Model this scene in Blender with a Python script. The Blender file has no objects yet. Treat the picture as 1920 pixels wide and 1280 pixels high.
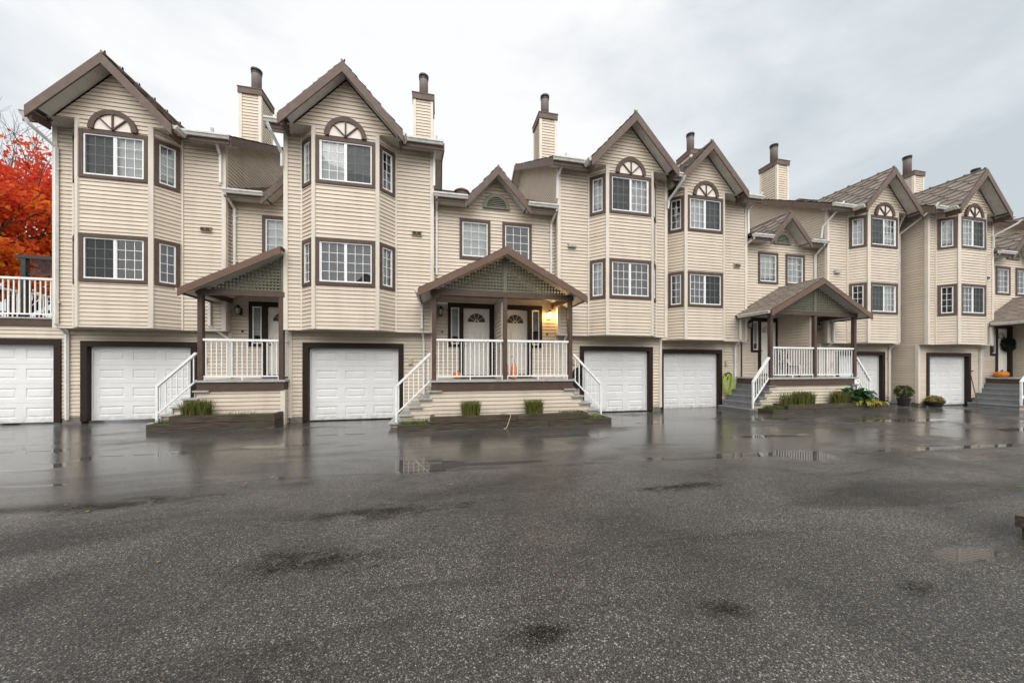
import bpy, math, random
from mathutils import Vector
R = math.radians
random.seed(7)
SC = bpy.context.scene
COL = SC.collection

# ---------------------------------------------------------------- camera
YAW = math.atan(138 / 635)
cd = bpy.data.cameras.new("camera"); cam = bpy.data.objects.new("camera", cd); COL.objects.link(cam)
cam.location = (0, 0, 1.57); cam.rotation_euler = (R(90), 0, -YAW)
cd.sensor_width = 36; cd.lens = 36 * 635 / 1920; cd.shift_y = 46 / 1920
cd.clip_start = .05; cd.clip_end = 2000
SC.camera = cam

# ---------------------------------------------------------------- world: overcast sky
SUN_EL, SUN_AZ = R(52), R(190)      # sun behind the camera, veiled by cloud
w = bpy.data.worlds.new("World"); SC.world = w; w.use_nodes = True
nt = w.node_tree; nt.nodes.clear()
def N(nt, t, **k):
    n = nt.nodes.new(t)
    for a, b in k.items(): setattr(n, a, b)
    return n
def math_n(nt, op, a, b=None, clamp=False):
    n = N(nt, 'ShaderNodeMath', operation=op, use_clamp=clamp)
    for i, v in enumerate((a, b)):
        if v is None: continue
        if isinstance(v, (int, float)): n.inputs[i].default_value = v
        else: nt.links.new(v, n.inputs[i])
    return n.outputs[0]
def ramp(nt, fac, stops, interp='LINEAR'):
    n = N(nt, 'ShaderNodeValToRGB'); n.color_ramp.interpolation = interp
    el = n.color_ramp.elements
    while len(el) < len(stops): el.new(.5)
    for e, (p, c) in zip(el, stops):
        e.position = p; e.color = (*c, 1) if len(c) == 3 else c
    nt.links.new(fac, n.inputs[0]); return n.outputs[0]
def mixc(nt, fac, a, b, blend='MIX'):
    n = N(nt, 'ShaderNodeMix', data_type='RGBA', blend_type=blend)
    for i, v in ((0, fac), (6, a), (7, b)):
        if isinstance(v, (int, float)): n.inputs[i].default_value = v
        elif isinstance(v, tuple): n.inputs[i].default_value = (*v, 1) if len(v) == 3 else v
        else: nt.links.new(v, n.inputs[i])
    return n.outputs[2]
tc = N(nt, 'ShaderNodeTexCoord')
sky = N(nt, 'ShaderNodeTexSky', sky_type='NISHITA', sun_disc=False, sun_elevation=SUN_EL, sun_rotation=SUN_AZ)
sep = N(nt, 'ShaderNodeSeparateXYZ'); nt.links.new(tc.outputs['Generated'], sep.inputs[0])
mp = N(nt, 'ShaderNodeMapping'); mp.inputs['Scale'].default_value = (1.3, 1.3, 2.6)
nt.links.new(tc.outputs['Generated'], mp.inputs[0])
nz = N(nt, 'ShaderNodeTexNoise'); nz.inputs['Scale'].default_value = 1.9; nz.inputs['Detail'].default_value = 7; nz.inputs['Roughness'].default_value = .55; nz.inputs['Distortion'].default_value = .35
nt.links.new(mp.outputs[0], nz.inputs['Vector'])
# thin bright cloud towards the middle of the view, thicker blue-grey cloud to both sides
vd = N(nt, 'ShaderNodeVectorMath', operation='DOT_PRODUCT'); nt.links.new(tc.outputs['Generated'], vd.inputs[0])
d0 = Vector((.02, 1, .50)).normalized(); vd.inputs[1].default_value = d0
thin = math_n(nt, 'SUBTRACT', vd.outputs['Value'], .50)
thin = math_n(nt, 'MULTIPLY', thin, 2.4)
thin = math_n(nt, 'ADD', thin, math_n(nt, 'MULTIPLY', math_n(nt, 'SUBTRACT', nz.outputs['Fac'], .5), 2.2), True)
front = ramp(nt, thin, [(0, (5.0, 5.5, 5.8)), (.4, (6.3, 6.7, 6.95)), (.75, (7.6, 7.72, 7.85)), (1, (8.4, 8.4, 8.45))])
# the cloud is brightest round the veiled sun, behind and above the camera
vs = N(nt, 'ShaderNodeVectorMath', operation='DOT_PRODUCT'); nt.links.new(tc.outputs['Generated'], vs.inputs[0])
vs.inputs[1].default_value = Vector((-.1, -.75, .65)).normalized()
glow = N(nt, 'ShaderNodeMapRange', interpolation_type='SMOOTHSTEP'); nt.links.new(vs.outputs['Value'], glow.inputs[0])
glow.inputs[1].default_value = -.1; glow.inputs[2].default_value = 1; 
cloud = mixc(nt, glow.outputs[0], front, (17, 16.8, 16.5))
skyc = mixc(nt, .93, sky.outputs[0], cloud)
bg = N(nt, 'ShaderNodeBackground'); bg.inputs[1].default_value = .1
nt.links.new(skyc, bg.inputs[0])
wo = N(nt, 'ShaderNodeOutputWorld'); nt.links.new(bg.outputs[0], wo.inputs[0])

sl = bpy.data.lights.new("sun", 'SUN'); sun = bpy.data.objects.new("sun", sl); COL.objects.link(sun)
sl.energy = 1.5; sl.angle = R(50); sl.color = (1, .965, .92)
sun.location = (0, -30, 40); sun.rotation_euler = (R(90) - SUN_EL, 0, R(-8))
SC.view_settings.view_transform = 'Standard'; SC.view_settings.look = 'None'
SC.view_settings.exposure = 0.32; SC.view_settings.gamma = 1
SC.cycles.max_bounces = 8; SC.cycles.transparent_max_bounces = 12
SC.cycles.use_denoising = True
SC.cycles.sample_clamp_indirect = 6

# ---------------------------------------------------------------- materials
def new_mat(name):
    m = bpy.data.materials.new(name); m.use_nodes = True
    t = m.node_tree; b = t.nodes['Principled BSDF']
    return m, t, b
def plain(name, c, rough=.6, var=.12, scale=6, bump=0, bscale=60, spec=.4, metallic=0, stretch=None, dirt=None, splash=None, boards=0):
    m, t, b = new_mat(name)
    g = N(t, 'ShaderNodeTexCoord'); mp = N(t, 'ShaderNodeMapping'); t.links.new(g.outputs['Object'], mp.inputs[0])
    if stretch: mp.inputs['Scale'].default_value = stretch
    n = N(t, 'ShaderNodeTexNoise'); n.inputs['Scale'].default_value = scale; n.inputs['Detail'].default_value = 6
    t.links.new(mp.outputs[0], n.inputs['Vector'])
    lo = tuple(x * (1 - var) for x in c); hi = tuple(min(1, x * (1 + var)) for x in c)
    colr = ramp(t, n.outputs['Fac'], [(.3, lo), (.7, hi)])
    if dirt:
        n3 = N(t, 'ShaderNodeTexNoise'); n3.inputs['Scale'].default_value = dirt[1]; n3.inputs['Detail'].default_value = 8
        mp3 = N(t, 'ShaderNodeMapping'); mp3.inputs['Scale'].default_value = dirt[2] if len(dirt) > 2 else (1, 1, 1)
        t.links.new(g.outputs['Object'], mp3.inputs[0]); t.links.new(mp3.outputs[0], n3.inputs['Vector'])
        f = ramp(t, n3.outputs['Fac'], [(.52, (0, 0, 0)), (.75, (1, 1, 1))])
        f = math_n(t, 'MULTIPLY', f, dirt[3] if len(dirt) > 3 else .5)
        colr = mixc(t, f, colr, dirt[0])
    if boards:      # each board weathers a little differently
        gi = N(t, 'ShaderNodeNewGeometry'); v = math_n(t, 'ADD', math_n(t, 'MULTIPLY', gi.outputs['Random Per Island'], boards), 1 - boards / 2)
        cx = N(t, 'ShaderNodeCombineXYZ'); [t.links.new(v, cx.inputs[i]) for i in range(3)]; colr = mixc(t, 1.0, colr, cx.outputs[0], 'MULTIPLY')
    if splash:      # mud splashed up from the ground
        sz = N(t, 'ShaderNodeSeparateXYZ'); t.links.new(g.outputs['Object'], sz.inputs[0])
        hgt = math_n(t, 'SUBTRACT', 1.0, math_n(t, 'MULTIPLY', sz.outputs['Z'], 1 / splash[1]), True)
        n4 = N(t, 'ShaderNodeTexNoise'); n4.inputs['Scale'].default_value = 7; n4.inputs['Detail'].default_value = 8; t.links.new(g.outputs['Object'], n4.inputs['Vector'])
        f = math_n(t, 'MULTIPLY', math_n(t, 'MULTIPLY', hgt, hgt), ramp(t, n4.outputs['Fac'], [(.3, (0, 0, 0)), (.7, (1, 1, 1))])); colr = mixc(t, math_n(t, 'MULTIPLY', f, splash[2]), colr, splash[0])
    t.links.new(colr, b.inputs['Base Color'])
    b.inputs['Roughness'].default_value = rough; b.inputs['Specular IOR Level'].default_value = spec
    b.inputs['Metallic'].default_value = metallic
    if bump:
        n2 = N(t, 'ShaderNodeTexNoise'); n2.inputs['Scale'].default_value = bscale; n2.inputs['Detail'].default_value = 4
        t.links.new(mp.outputs[0], n2.inputs['Vector'])
        bp = N(t, 'ShaderNodeBump'); bp.inputs['Strength'].default_value = bump; bp.inputs['Distance'].default_value = .01
        t.links.new(n2.outputs['Fac'], bp.inputs['Height']); t.links.new(bp.outputs[0], b.inputs['Normal'])
    return m
M = {}
M['siding'] = plain('vinyl_siding', (.605, .525, .425), .5, .05, 2.2, .05, 90, .35, dirt=((.47, .41, .335), 1.3, (2.2, 2.2, .22), .5), splash=((.2, .17, .12), .7, .8), boards=.09)
M['cornerpost'] = plain('corner_post_vinyl', (.67, .61, .525), .5, .05, 3, dirt=((.4, .36, .29), 2, (3, 3, .4), .4))
M['brown'] = plain('brown_trim_paint', (.080, .050, .036), .6, .14, 5, .1, 50, stretch=(1, 1, 1), dirt=((.12, .088, .07), 4, (1, 1, 1), .4))
M['barge'] = plain('weathered_bargeboard_paint', (.125, .088, .070), .65, .16, 6, .15, 60, dirt=((.19, .145, .12), 5, (1, 1, 1), .5))
M['porchbarge'] = plain('porch_bargeboard_paint', (.135, .078, .052), .55, .12, 5, .12, 60)
M['darkbrown'] = plain('dark_door_frame_paint', (.022, .0125, .009), .55, .15, 6, spec=.25)
M['soffit'] = plain('soffit_panel', (.60, .58, .54), .6, .06, 4, dirt=((.4, .38, .34), 3, (1, 1, 1), .35))
M['gutter'] = plain('painted_gutter', (.62, .62, .59), .45, .07, 6, dirt=((.36, .36, .28), 5, (1, 1, 1.5), .75))
M['pipe'] = plain('white_downpipe', (.76, .76, .74), .4, .05, 6, dirt=((.5, .49, .45), 4, (1, 1, .4), .5))
M['white'] = plain('white_railing_paint', (.84, .84, .83), .35, .03, 8, dirt=((.6, .59, .55), 6, (1, 1, 1), .4))
M['garage'] = plain('garage_door_enamel', (.76, .765, .765), .4, .03, 3, dirt=((.56, .56, .54), 1.7, (1, 1, .5), .3), splash=((.25, .23, .19), .45, .75))
M['jamb'] = plain('white_jamb', (.72, .72, .71), .45, .04, 6)
M['cream'] = plain('cream_door_enamel', (.82, .805, .74), .4, .04, 5)
M['vinylframe'] = plain('white_window_vinyl', (.80, .80, .79), .35, .03, 8)
M['archpanel'] = plain('arch_panel', (.74, .67, .60), .55, .05, 5)
M['lattice'] = plain('olive_lattice_paint', (.135, .138, .095), .65, .1, 8)
M['olive'] = plain('olive_vent_paint', (.19, .19, .145), .6, .1, 6)
M['ceiling'] = plain('porch_ceiling', (.42, .36, .28), .6, .06, 4)
M['deck'] = plain('deck_edge', (.40, .41, .40), .45, .12, 9, .1, 40, dirt=((.25, .24, .21), 5, (1, 1, 1), .5))
M['step'] = plain('grey_step_paint', (.215, .225, .23), .4, .10, 7, .1, 40, dirt=((.14, .14, .13), 4, (1, 1, 1), .5))
M['steplite'] = plain('pale_step_paint', (.38, .38, .36), .45, .12, 7, .1, 40, dirt=((.22, .21, .19), 4, (1, 1, 1), .6))
M['concrete'] = plain('concrete_footing', (.16, .15, .13), .8, .25, 9, .3, 60, dirt=((.06, .07, .045), 5, (1, 1, 1), .6))
M['metalvent'] = plain('vent_plastic', (.42, .41, .38), .5, .06, 8)
M['dark'] = plain('dark_gap', (.015, .014, .013), .8, .1, 8)
M['black'] = plain('black_metal', (.02, .02, .02), .4, .15, 8)
M['brass'] = plain('aged_brass', (.25, .17, .07), .35, .15, 12, metallic=.8)
M['flue'] = plain('flue_paint', (.17, .135, .125), .5, .1, 6)
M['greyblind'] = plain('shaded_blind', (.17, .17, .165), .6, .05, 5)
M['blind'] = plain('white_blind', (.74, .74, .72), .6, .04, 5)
M['curtain'] = plain('pale_curtain', (.62, .62, .60), .8, .05, 5)
M['room'] = plain('dim_room', (.20, .17, .15), .9, .1, 1)
M['box'] = plain('meter_box', (.38, .35, .26), .6, .06, 6)
M['tan'] = plain('meter_box_tan', (.45, .41, .28), .6, .06, 6)
M['mat'] = plain('coir_mat', (.12, .065, .035), .95, .2, 30)

def roof_mat():
    m, t, b = new_mat('asphalt_shingle')
    g = N(t, 'ShaderNodeTexCoord'); geo = N(t, 'ShaderNodeNewGeometry')
    n = N(t, 'ShaderNodeTexNoise'); n.inputs['Scale'].default_value = 260; n.inputs['Detail'].default_value = 2; t.links.new(g.outputs['Object'], n.inputs['Vector'])
    n2 = N(t, 'ShaderNodeTexNoise'); n2.inputs['Scale'].default_value = 1.7; n2.inputs['Detail'].default_value = 6; t.links.new(g.outputs['Object'], n2.inputs['Vector'])
    c = ramp(t, geo.outputs['Random Per Island'], [(0, (.11, .086, .068)), (.5, (.18, .145, .118)), (1, (.26, .215, .178))])
    c = mixc(t, .55, c, ramp(t, n.outputs['Fac'], [(.35, (.07, .058, .05)), (.65, (.30, .25, .21))]))
    f = ramp(t, n2.outputs['Fac'], [(.5, (0, 0, 0)), (.72, (1, 1, 1))])
    c = mixc(t, math_n(t, 'MULTIPLY', f, .4), c, (.10, .10, .075))
    t.links.new(c, b.inputs['Base Color']); b.inputs['Roughness'].default_value = .6; b.inputs['Specular IOR Level'].default_value = .35
    bp = N(t, 'ShaderNodeBump'); bp.inputs['Strength'].default_value = .35; bp.inputs['Distance'].default_value = .004
    t.links.new(n.outputs['Fac'], bp.inputs['Height']); t.links.new(bp.outputs[0], b.inputs['Normal'])
    return m
M['shingle'] = roof_mat()

def glass_mat(name, tint=(.86, .9, .9), base=.035, rough=.01):
    m, t, b = new_mat(name); t.nodes.remove(b)
    tr = N(t, 'ShaderNodeBsdfTransparent'); tr.inputs[0].default_value = (*tint, 1)
    gl = N(t, 'ShaderNodeBsdfGlossy'); gl.inputs[0].default_value = (.95, .97, 1, 1); gl.inputs['Roughness'].default_value = rough
    fr = N(t, 'ShaderNodeFresnel'); fr.inputs[0].default_value = 1.5
    g = N(t, 'ShaderNodeTexCoord'); nz = N(t, 'ShaderNodeTexNoise'); nz.inputs['Scale'].default_value = 1.6
    t.links.new(g.outputs['Object'], nz.inputs['Vector'])
    bp = N(t, 'ShaderNodeBump'); bp.inputs['Strength'].default_value = .012; bp.inputs['Distance'].default_value = .2
    t.links.new(nz.outputs['Fac'], bp.inputs['Height']); t.links.new(bp.outputs[0], gl.inputs['Normal'])
    f = math_n(t, 'ADD', math_n(t, 'MULTIPLY', fr.outputs[0], 1.25), base, True)
    mx = N(t, 'ShaderNodeMixShader'); t.links.new(f, mx.inputs[0]); t.links.new(tr.outputs[0], mx.inputs[1]); t.links.new(gl.outputs[0], mx.inputs[2])
    t.links.new(mx.outputs[0], t.nodes['Material Output'].inputs[0])
    return m
M['glass'] = glass_mat('window_glass')
M['doorglass'] = glass_mat('fanlight_glass', (.6, .58, .48), .05)
def screen_mat():
    m, t, b = new_mat('insect_screen'); t.nodes.remove(b)
    tr = N(t, 'ShaderNodeBsdfTransparent'); df = N(t, 'ShaderNodeBsdfDiffuse'); df.inputs[0].default_value = (.05, .055, .055, 1)
    mx = N(t, 'ShaderNodeMixShader'); mx.inputs[0].default_value = .58
    t.links.new(tr.outputs[0], mx.inputs[1]); t.links.new(df.outputs[0], mx.inputs[2]); t.links.new(mx.outputs[0], t.nodes['Material Output'].inputs[0])
    return m
M['screen'] = screen_mat()
def lit_mat(name, c, s):
    m, t, b = new_mat(name); b.inputs['Base Color'].default_value = (.8, .7, .5, 1)
    b.inputs['Emission Color'].default_value = (*c, 1); b.inputs['Emission Strength'].default_value = s
    return m
M['litglass'] = lit_mat('lit_lamp_glass', (1, .66, .26), 45)
M['lampglass'] = plain('clear_lamp_glass', (.42, .40, .36), .2, .1, 6)

def wood_mat():
    m, t, b = new_mat('wet_planter_timber')
    g = N(t, 'ShaderNodeTexCoord'); mp = N(t, 'ShaderNodeMapping'); mp.inputs['Scale'].default_value = (1.2, 14, 22); t.links.new(g.outputs['Object'], mp.inputs[0])
    n = N(t, 'ShaderNodeTexNoise'); n.inputs['Scale'].default_value = 2.2; n.inputs['Detail'].default_value = 8; t.links.new(mp.outputs[0], n.inputs['Vector'])
    n2 = N(t, 'ShaderNodeTexNoise'); n2.inputs['Scale'].default_value = 1.9; n2.inputs['Detail'].default_value = 5; t.links.new(g.outputs['Object'], n2.inputs['Vector'])
    c = ramp(t, n.outputs['Fac'], [(.25, (.014, .010, .007)), (.5, (.05, .036, .024)), (.72, (.12, .09, .06)), (.9, (.2, .16, .11))])
    f = ramp(t, n2.outputs['Fac'], [(.5, (0, 0, 0)), (.68, (1, 1, 1))])
    c = mixc(t, math_n(t, 'MULTIPLY', f, .6), c, (.052, .052, .026))
    t.links.new(c, b.inputs['Base Color']); b.inputs['Roughness'].default_value = .55
    bp = N(t, 'ShaderNodeBump'); bp.inputs['Strength'].default_value = .5; bp.inputs['Distance'].default_value = .01
    t.links.new(n.outputs['Fac'], bp.inputs['Height']); t.links.new(bp.outputs[0], b.inputs['Normal'])
    return m
M['timber'] = wood_mat()
M['soil'] = plain('dark_soil', (.035, .026, .018), .9, .4, 25, .8, 40)

def leaf_mat(name, stops, trans=.25, rough=.5, pos=None):
    m, t, b = new_mat(name); geo = N(t, 'ShaderNodeNewGeometry')
    f = geo.outputs['Random Per Island']
    if pos:   # hue drifts from branch to branch
        g = N(t, 'ShaderNodeTexCoord'); n = N(t, 'ShaderNodeTexNoise'); n.inputs['Scale'].default_value = pos[0]; n.inputs['Detail'].default_value = 3
        t.links.new(g.outputs['Object'], n.inputs['Vector'])
        s = N(t, 'ShaderNodeSeparateXYZ'); t.links.new(g.outputs['Object'], s.inputs[0])
        f = math_n(t, 'ADD', math_n(t, 'MULTIPLY', f, .3), math_n(t, 'MULTIPLY', n.outputs['Fac'], .55))
        if len(pos) > 1:
            f = math_n(t, 'ADD', f, math_n(t, 'MULTIPLY', math_n(t, 'SUBTRACT', s.outputs['Z'], pos[1]), pos[2]), True)
    c = ramp(t, f, stops)
    t.links.new(c, b.inputs['Base Color']); b.inputs['Roughness'].default_value = rough; b.inputs['Specular IOR Level'].default_value = .3
    tr = N(t, 'ShaderNodeBsdfTranslucent'); t.links.new(c, tr.inputs[0])
    mx = N(t, 'ShaderNodeMixShader'); mx.inputs[0].default_value = trans
    t.links.new(b.outputs[0], mx.inputs[1]); t.links.new(tr.outputs[0], mx.inputs[2]); t.links.new(mx.outputs[0], t.nodes['Material Output'].inputs[0])
    return m
M['maple'] = leaf_mat('maple_leaf', [(.10, (.60, .33, .03)), (.24, (.70, .25, .02)), (.40, (.70, .13, .022)), (.60, (.62, .05, .03)), (.85, (.58, .07, .10))], .55, .5, (.6, 8.0, .035))
M['grassblade'] = leaf_mat('trimmed_grass_blade', [(0, (.05, .075, .014)), (.5, (.10, .135, .028)), (.8, (.19, .19, .05)), (1, (.34, .27, .11))], .3)
M['turf'] = leaf_mat('low_grass', [(0, (.05, .095, .022)), (.7, (.11, .17, .045)), (1, (.22, .22, .08))], .3)
M['hosta'] = leaf_mat('broad_leaf_green', [(0, (.025, .075, .035)), (.7, (.055, .13, .06)), (.9, (.10, .17, .06)), (1, (.2, .2, .05))], .2, .35)
M['yellowleaf'] = leaf_mat('yellowing_leaf', [(0, (.16, .20, .03)), (.6, (.34, .31, .03)), (1, (.42, .33, .05))], .3, .4)
M['bushleaf'] = leaf_mat('shrub_leaf', [(0, (.035, .05, .014)), (.7, (.075, .10, .03)), (1, (.14, .15, .04))], .25)
M['mum'] = leaf_mat('chrysanthemum_petal', [(0, (.10, .10, .02)), (.5, (.30, .24, .03)), (1, (.45, .33, .10))], .25)
M['wreathleaf'] = leaf_mat('wreath_needle', [(0, (.01, .016, .010)), (1, (.03, .04, .025))], .1)
M['bark'] = plain('bark', (.05, .04, .034), .9, .3, 20, .6, 40)
M['pumpkin'] = plain('pumpkin_skin', (.62, .19, .02), .4, .15, 14)
M['gourd'] = plain('orange_gourd_skin', (.72, .26, .10), .45, .12, 14)
M['stem'] = plain('dry_stem', (.10, .085, .04), .8, .2, 20)
M['hose'] = plain('lime_hose', (.42, .56, .06), .4, .08, 10)
M['blackhose'] = plain('black_hose', (.012, .012, .013), .3, .2, 10)
M['pot'] = plain('dark_plant_pot', (.02, .018, .016), .4, .2, 10)
M['cloth'] = plain('cream_cloth', (.66, .60, .50), .85, .08, 9, .2, 60)
M['straw'] = plain('dry_stalk', (.45, .36, .2), .8, .15, 20)

def asphalt():
    m, t, b = new_mat('wet_asphalt')
    g = N(t, 'ShaderNodeTexCoord'); P = g.outputs['Object']
    s = N(t, 'ShaderNodeSeparateXYZ'); t.links.new(P, s.inputs[0]); X, Y = s.outputs['X'], s.outputs['Y']
    def noise(scale, detail=4, rough=.5, st=(1, 1, 1), dist=0):
        mp = N(t, 'ShaderNodeMapping'); mp.inputs['Scale'].default_value = st; t.links.new(P, mp.inputs[0])
        n = N(t, 'ShaderNodeTexNoise'); n.inputs['Scale'].default_value = scale; n.inputs['Detail'].default_value = detail
        n.inputs['Roughness'].default_value = rough; n.inputs['Distortion'].default_value = dist
        t.links.new(mp.outputs[0], n.inputs['Vector']); return n.outputs['Fac']
    def step(v, a, c):
        n = N(t, 'ShaderNodeMapRange', interpolation_type='SMOOTHSTEP'); t.links.new(v, n.inputs[0])
        n.inputs[1].default_value = a; n.inputs[2].default_value = c; return n.outputs[0]
    A = lambda a, c: math_n(t, 'ADD', a, c)
    MUL = lambda a, c: math_n(t, 'MULTIPLY', a, c)
    SUB = lambda a, c: math_n(t, 'SUBTRACT', a, c)
    MAX = lambda a, c: math_n(t, 'MAXIMUM', a, c)
    # aggregate: stones of several sizes in dark binder
    def stones(scale):
        v = N(t, 'ShaderNodeTexVoronoi'); v.inputs['Scale'].default_value = scale; t.links.new(P, v.inputs['Vector'])
        sp = N(t, 'ShaderNodeSeparateColor'); t.links.new(v.outputs['Color'], sp.inputs[0])
        return v.outputs['Distance'], sp.outputs[0], sp.outputs[1]
    d1, r1, q1 = stones(120)
    d2, r2, q2 = stones(240)
    base = ramp(t, r1, [(0, (.018, .0175, .017)), (.5, (.046, .044, .042)), (.78, (.10, .097, .092)), (.92, (.24, .23, .21)), (1, (.55, .53, .48))])
    base2 = ramp(t, r2, [(0, (.018, .0175, .017)), (.55, (.05, .048, .045)), (.84, (.14, .135, .125)), (1, (.42, .40, .36))])
    c = mixc(t, .45, base, base2)
    gap = ramp(t, d1, [(.3, (1.06, 1.06, 1.06)), (.62, (.42, .42, .42))])
    c = mixc(t, 1.0, c, gap, 'MULTIPLY')
    big = noise(.55, 6, .6, (1, 1, 1), .4)
    c = mixc(t, 1.0, c, ramp(t, big, [(.3, (.50, .49, .48)), (.68, (1.42, 1.38, 1.33))]), 'MULTIPLY')
    # oil stains
    st = step(noise(.9, 3, .5, (1, .8, 1)), .64, .74)
    c = mixc(t, MUL(st, .55), c, (.022, .021, .020))
    # long scuffed wheel tracks and older damp patches
    trk = step(noise(.8, 6, .62, (.3, 1.3, 1), .8), .50, .64)
    c = mixc(t, MUL(trk, .75), c, (.42, .41, .40), 'MULTIPLY')
    def blot(x, y, a, c_):
        dx, dy = MUL(SUB(X, x), 1 / a), MUL(SUB(Y, y), 1 / c_)
        r = math_n(t, 'SQRT', A(MUL(dx, dx), MUL(dy, dy))); return math_n(t, 'SUBTRACT', 1.0, MUL(r, .62), True)
    bl = None
    for e in [(.60, 1.90, .34, .17), (1.80, 1.84, .24, .13), (3.28, 1.70, .24, .09), (3.1, 3.85, 1.0, .16), (-.55, 3.9, 1.3, .22), (-3.6, 4.7, 1.6, .22), (-.75, 1.7, .35, .5), (-1.0, 3.0, .9, .25)]:
        k = blot(*e); bl = k if bl is None else MAX(bl, k)
    ragged = A(MUL(noise(3.0, 6, .68, (.7, 1.2, 1), .8), .75), MUL(noise(26, 3, .6), .25))
    bl = MUL(step(A(bl, MUL(SUB(ragged, .5), 2.6)), .38, 1.05), step(bl, .0, .25))
    c = mixc(t, MUL(bl, .85), c, (.40, .39, .38), 'MULTIPLY')
    # a sealed seam running along the court and a few tar cracks
    wob = MUL(SUB(noise(.8, 5, .6), .5), .30)
    seam = SUB(A(Y, A(MUL(X, .055), wob)), 5.18)
    sabs = math_n(t, 'ABSOLUTE', seam)
    seamline = SUB(1.0, step(sabs, .02, .07))
    seamgate = step(noise(.7, 2), .42, .55)
    c = mixc(t, MUL(MUL(seamline, seamgate), .6), c, (.014, .014, .014))
    # water: film near the houses, low spots, named puddles
    wn = noise(.42, 5, .55, (.55, 1.15, 1), .5)
    wn2 = noise(1.5, 5, .6, (.5, 1.3, 1), .3)
    mixn = A(MUL(wn, .65), MUL(wn2, .35))
    near = MUL(step(Y, 3.6, 6.0), SUB(1.0, MUL(step(X, 8, 20), .1)))
    film = A(mixn, SUB(MUL(near, .16), .03))
    film = step(film, .44, .62)
    def ell(x, y, a, c_, ang, soft=.35):
        dx, dy = SUB(X, x), SUB(Y, y); ca, sa = math.cos(ang), math.sin(ang)
        u = MUL(A(MUL(dx, ca), MUL(dy, sa)), 1 / a); v = MUL(A(MUL(dx, -sa), MUL(dy, ca)), 1 / c_)
        r = math_n(t, 'SQRT', A(MUL(u, u), MUL(v, v)))
        r = A(r, MUL(SUB(noise(3.2, 4, .6), .5), .9))
        return SUB(1.0, step(r, 1 - soft, 1 + soft * .3))
    pud = None
    for e in [(4.35, 1.93, .46, .15, R(-8)), (-.25, 5.55, .85, .55, R(-4)), (.9, 5.4, 1.1, .12, R(-3)), (-6.3, 6.7, .9, .32, R(4)), (-5.3, 7.2, 1.2, .3, R(2)), (-3.0, 7.5, .9, .22, 0), (-5.1, 5.66, .5, .06, R(-3)),
              (4.9, 5.0, 2.0, .20, R(-4)), (6.3, 4.75, .7, .5, R(-5)), (10.5, 4.55, 3.4, .14, R(-3)), (-10.0, 7.6, 1.6, .6, R(3)), (-7.6, 7.9, 1.3, .3, R(3)), (-2.2, 8.4, .8, .3, 0), (6.2, 8.4, 1.2, .4, 0), (7.3, 6.2, 1.6, .16, R(-3)), (-6.2, 5.75, 1.4, .05, R(-3)), (2.6, 4.98, .8, .05, R(-3)), (9.6, 9.7, .9, .3, 0), (10.0, 8.3, 1.2, .35, 0), (19.5, 8.3, 2.2, .4, R(-4)), (15, 5.6, 2.0, .3, R(-3)),
              (-8.8, 8.6, 1.6, .35, R(6)), (3.0, 7.2, 1.3, .25, 0), (13.5, 7.3, 2.5, .28, R(-3))]:
        k = ell(*e); pud = k if pud is None else MAX(pud, k)
    seamwater = MUL(SUB(1.0, step(math_n(t, 'ABSOLUTE', A(seam, -.04)), .05, .14)), step(noise(.55, 3, .5), .50, .56))
    pud = MAX(pud, MUL(seamwater, .9))
    dark = MAX(MUL(film, .35), pud)
    c = mixc(t, MUL(dark, .62), c, (.018, .0175, .017))
    t.links.new(c, b.inputs['Base Color'])
    b.inputs['Roughness'].default_value = .62; t.links.new(MUL(SUB(1.0, bl), .35), b.inputs['Specular IOR Level'])
    cw = MAX(MUL(A(MUL(film, .70), MUL(SUB(1.0, MUL(trk, .5)), .32)), SUB(1.0, MUL(bl, .65))), pud)
    t.links.new(cw, b.inputs['Coat Weight'])
    cr = SUB(SUB(.33, MUL(film, .245)), MUL(pud, .32)); cr = MAX(cr, .015)
    t.links.new(cr, b.inputs['Coat Roughness']); b.inputs['Coat IOR'].default_value = 1.33
    # relief of the stones
    h = A(MUL(SUB(.6, d1), .7), MUL(q1, .6))
    bp = N(t, 'ShaderNodeBump'); bp.inputs['Distance'].default_value = .006
    t.links.new(SUB(.75, MUL(pud, .7)), bp.inputs['Strength'])
    t.links.new(h, bp.inputs['Height']); t.links.new(bp.outputs[0], b.inputs['Normal'])
    bp2 = N(t, 'ShaderNodeBump'); bp2.inputs['Distance'].default_value = .006
    t.links.new(MUL(SUB(1.0, MAX(MUL(film, .75), pud)), .30), bp2.inputs['Strength'])
    t.links.new(h, bp2.inputs['Height']); t.links.new(bp2.outputs[0], b.inputs['Coat Normal'])
    return m
M['asphalt'] = asphalt()

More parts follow.
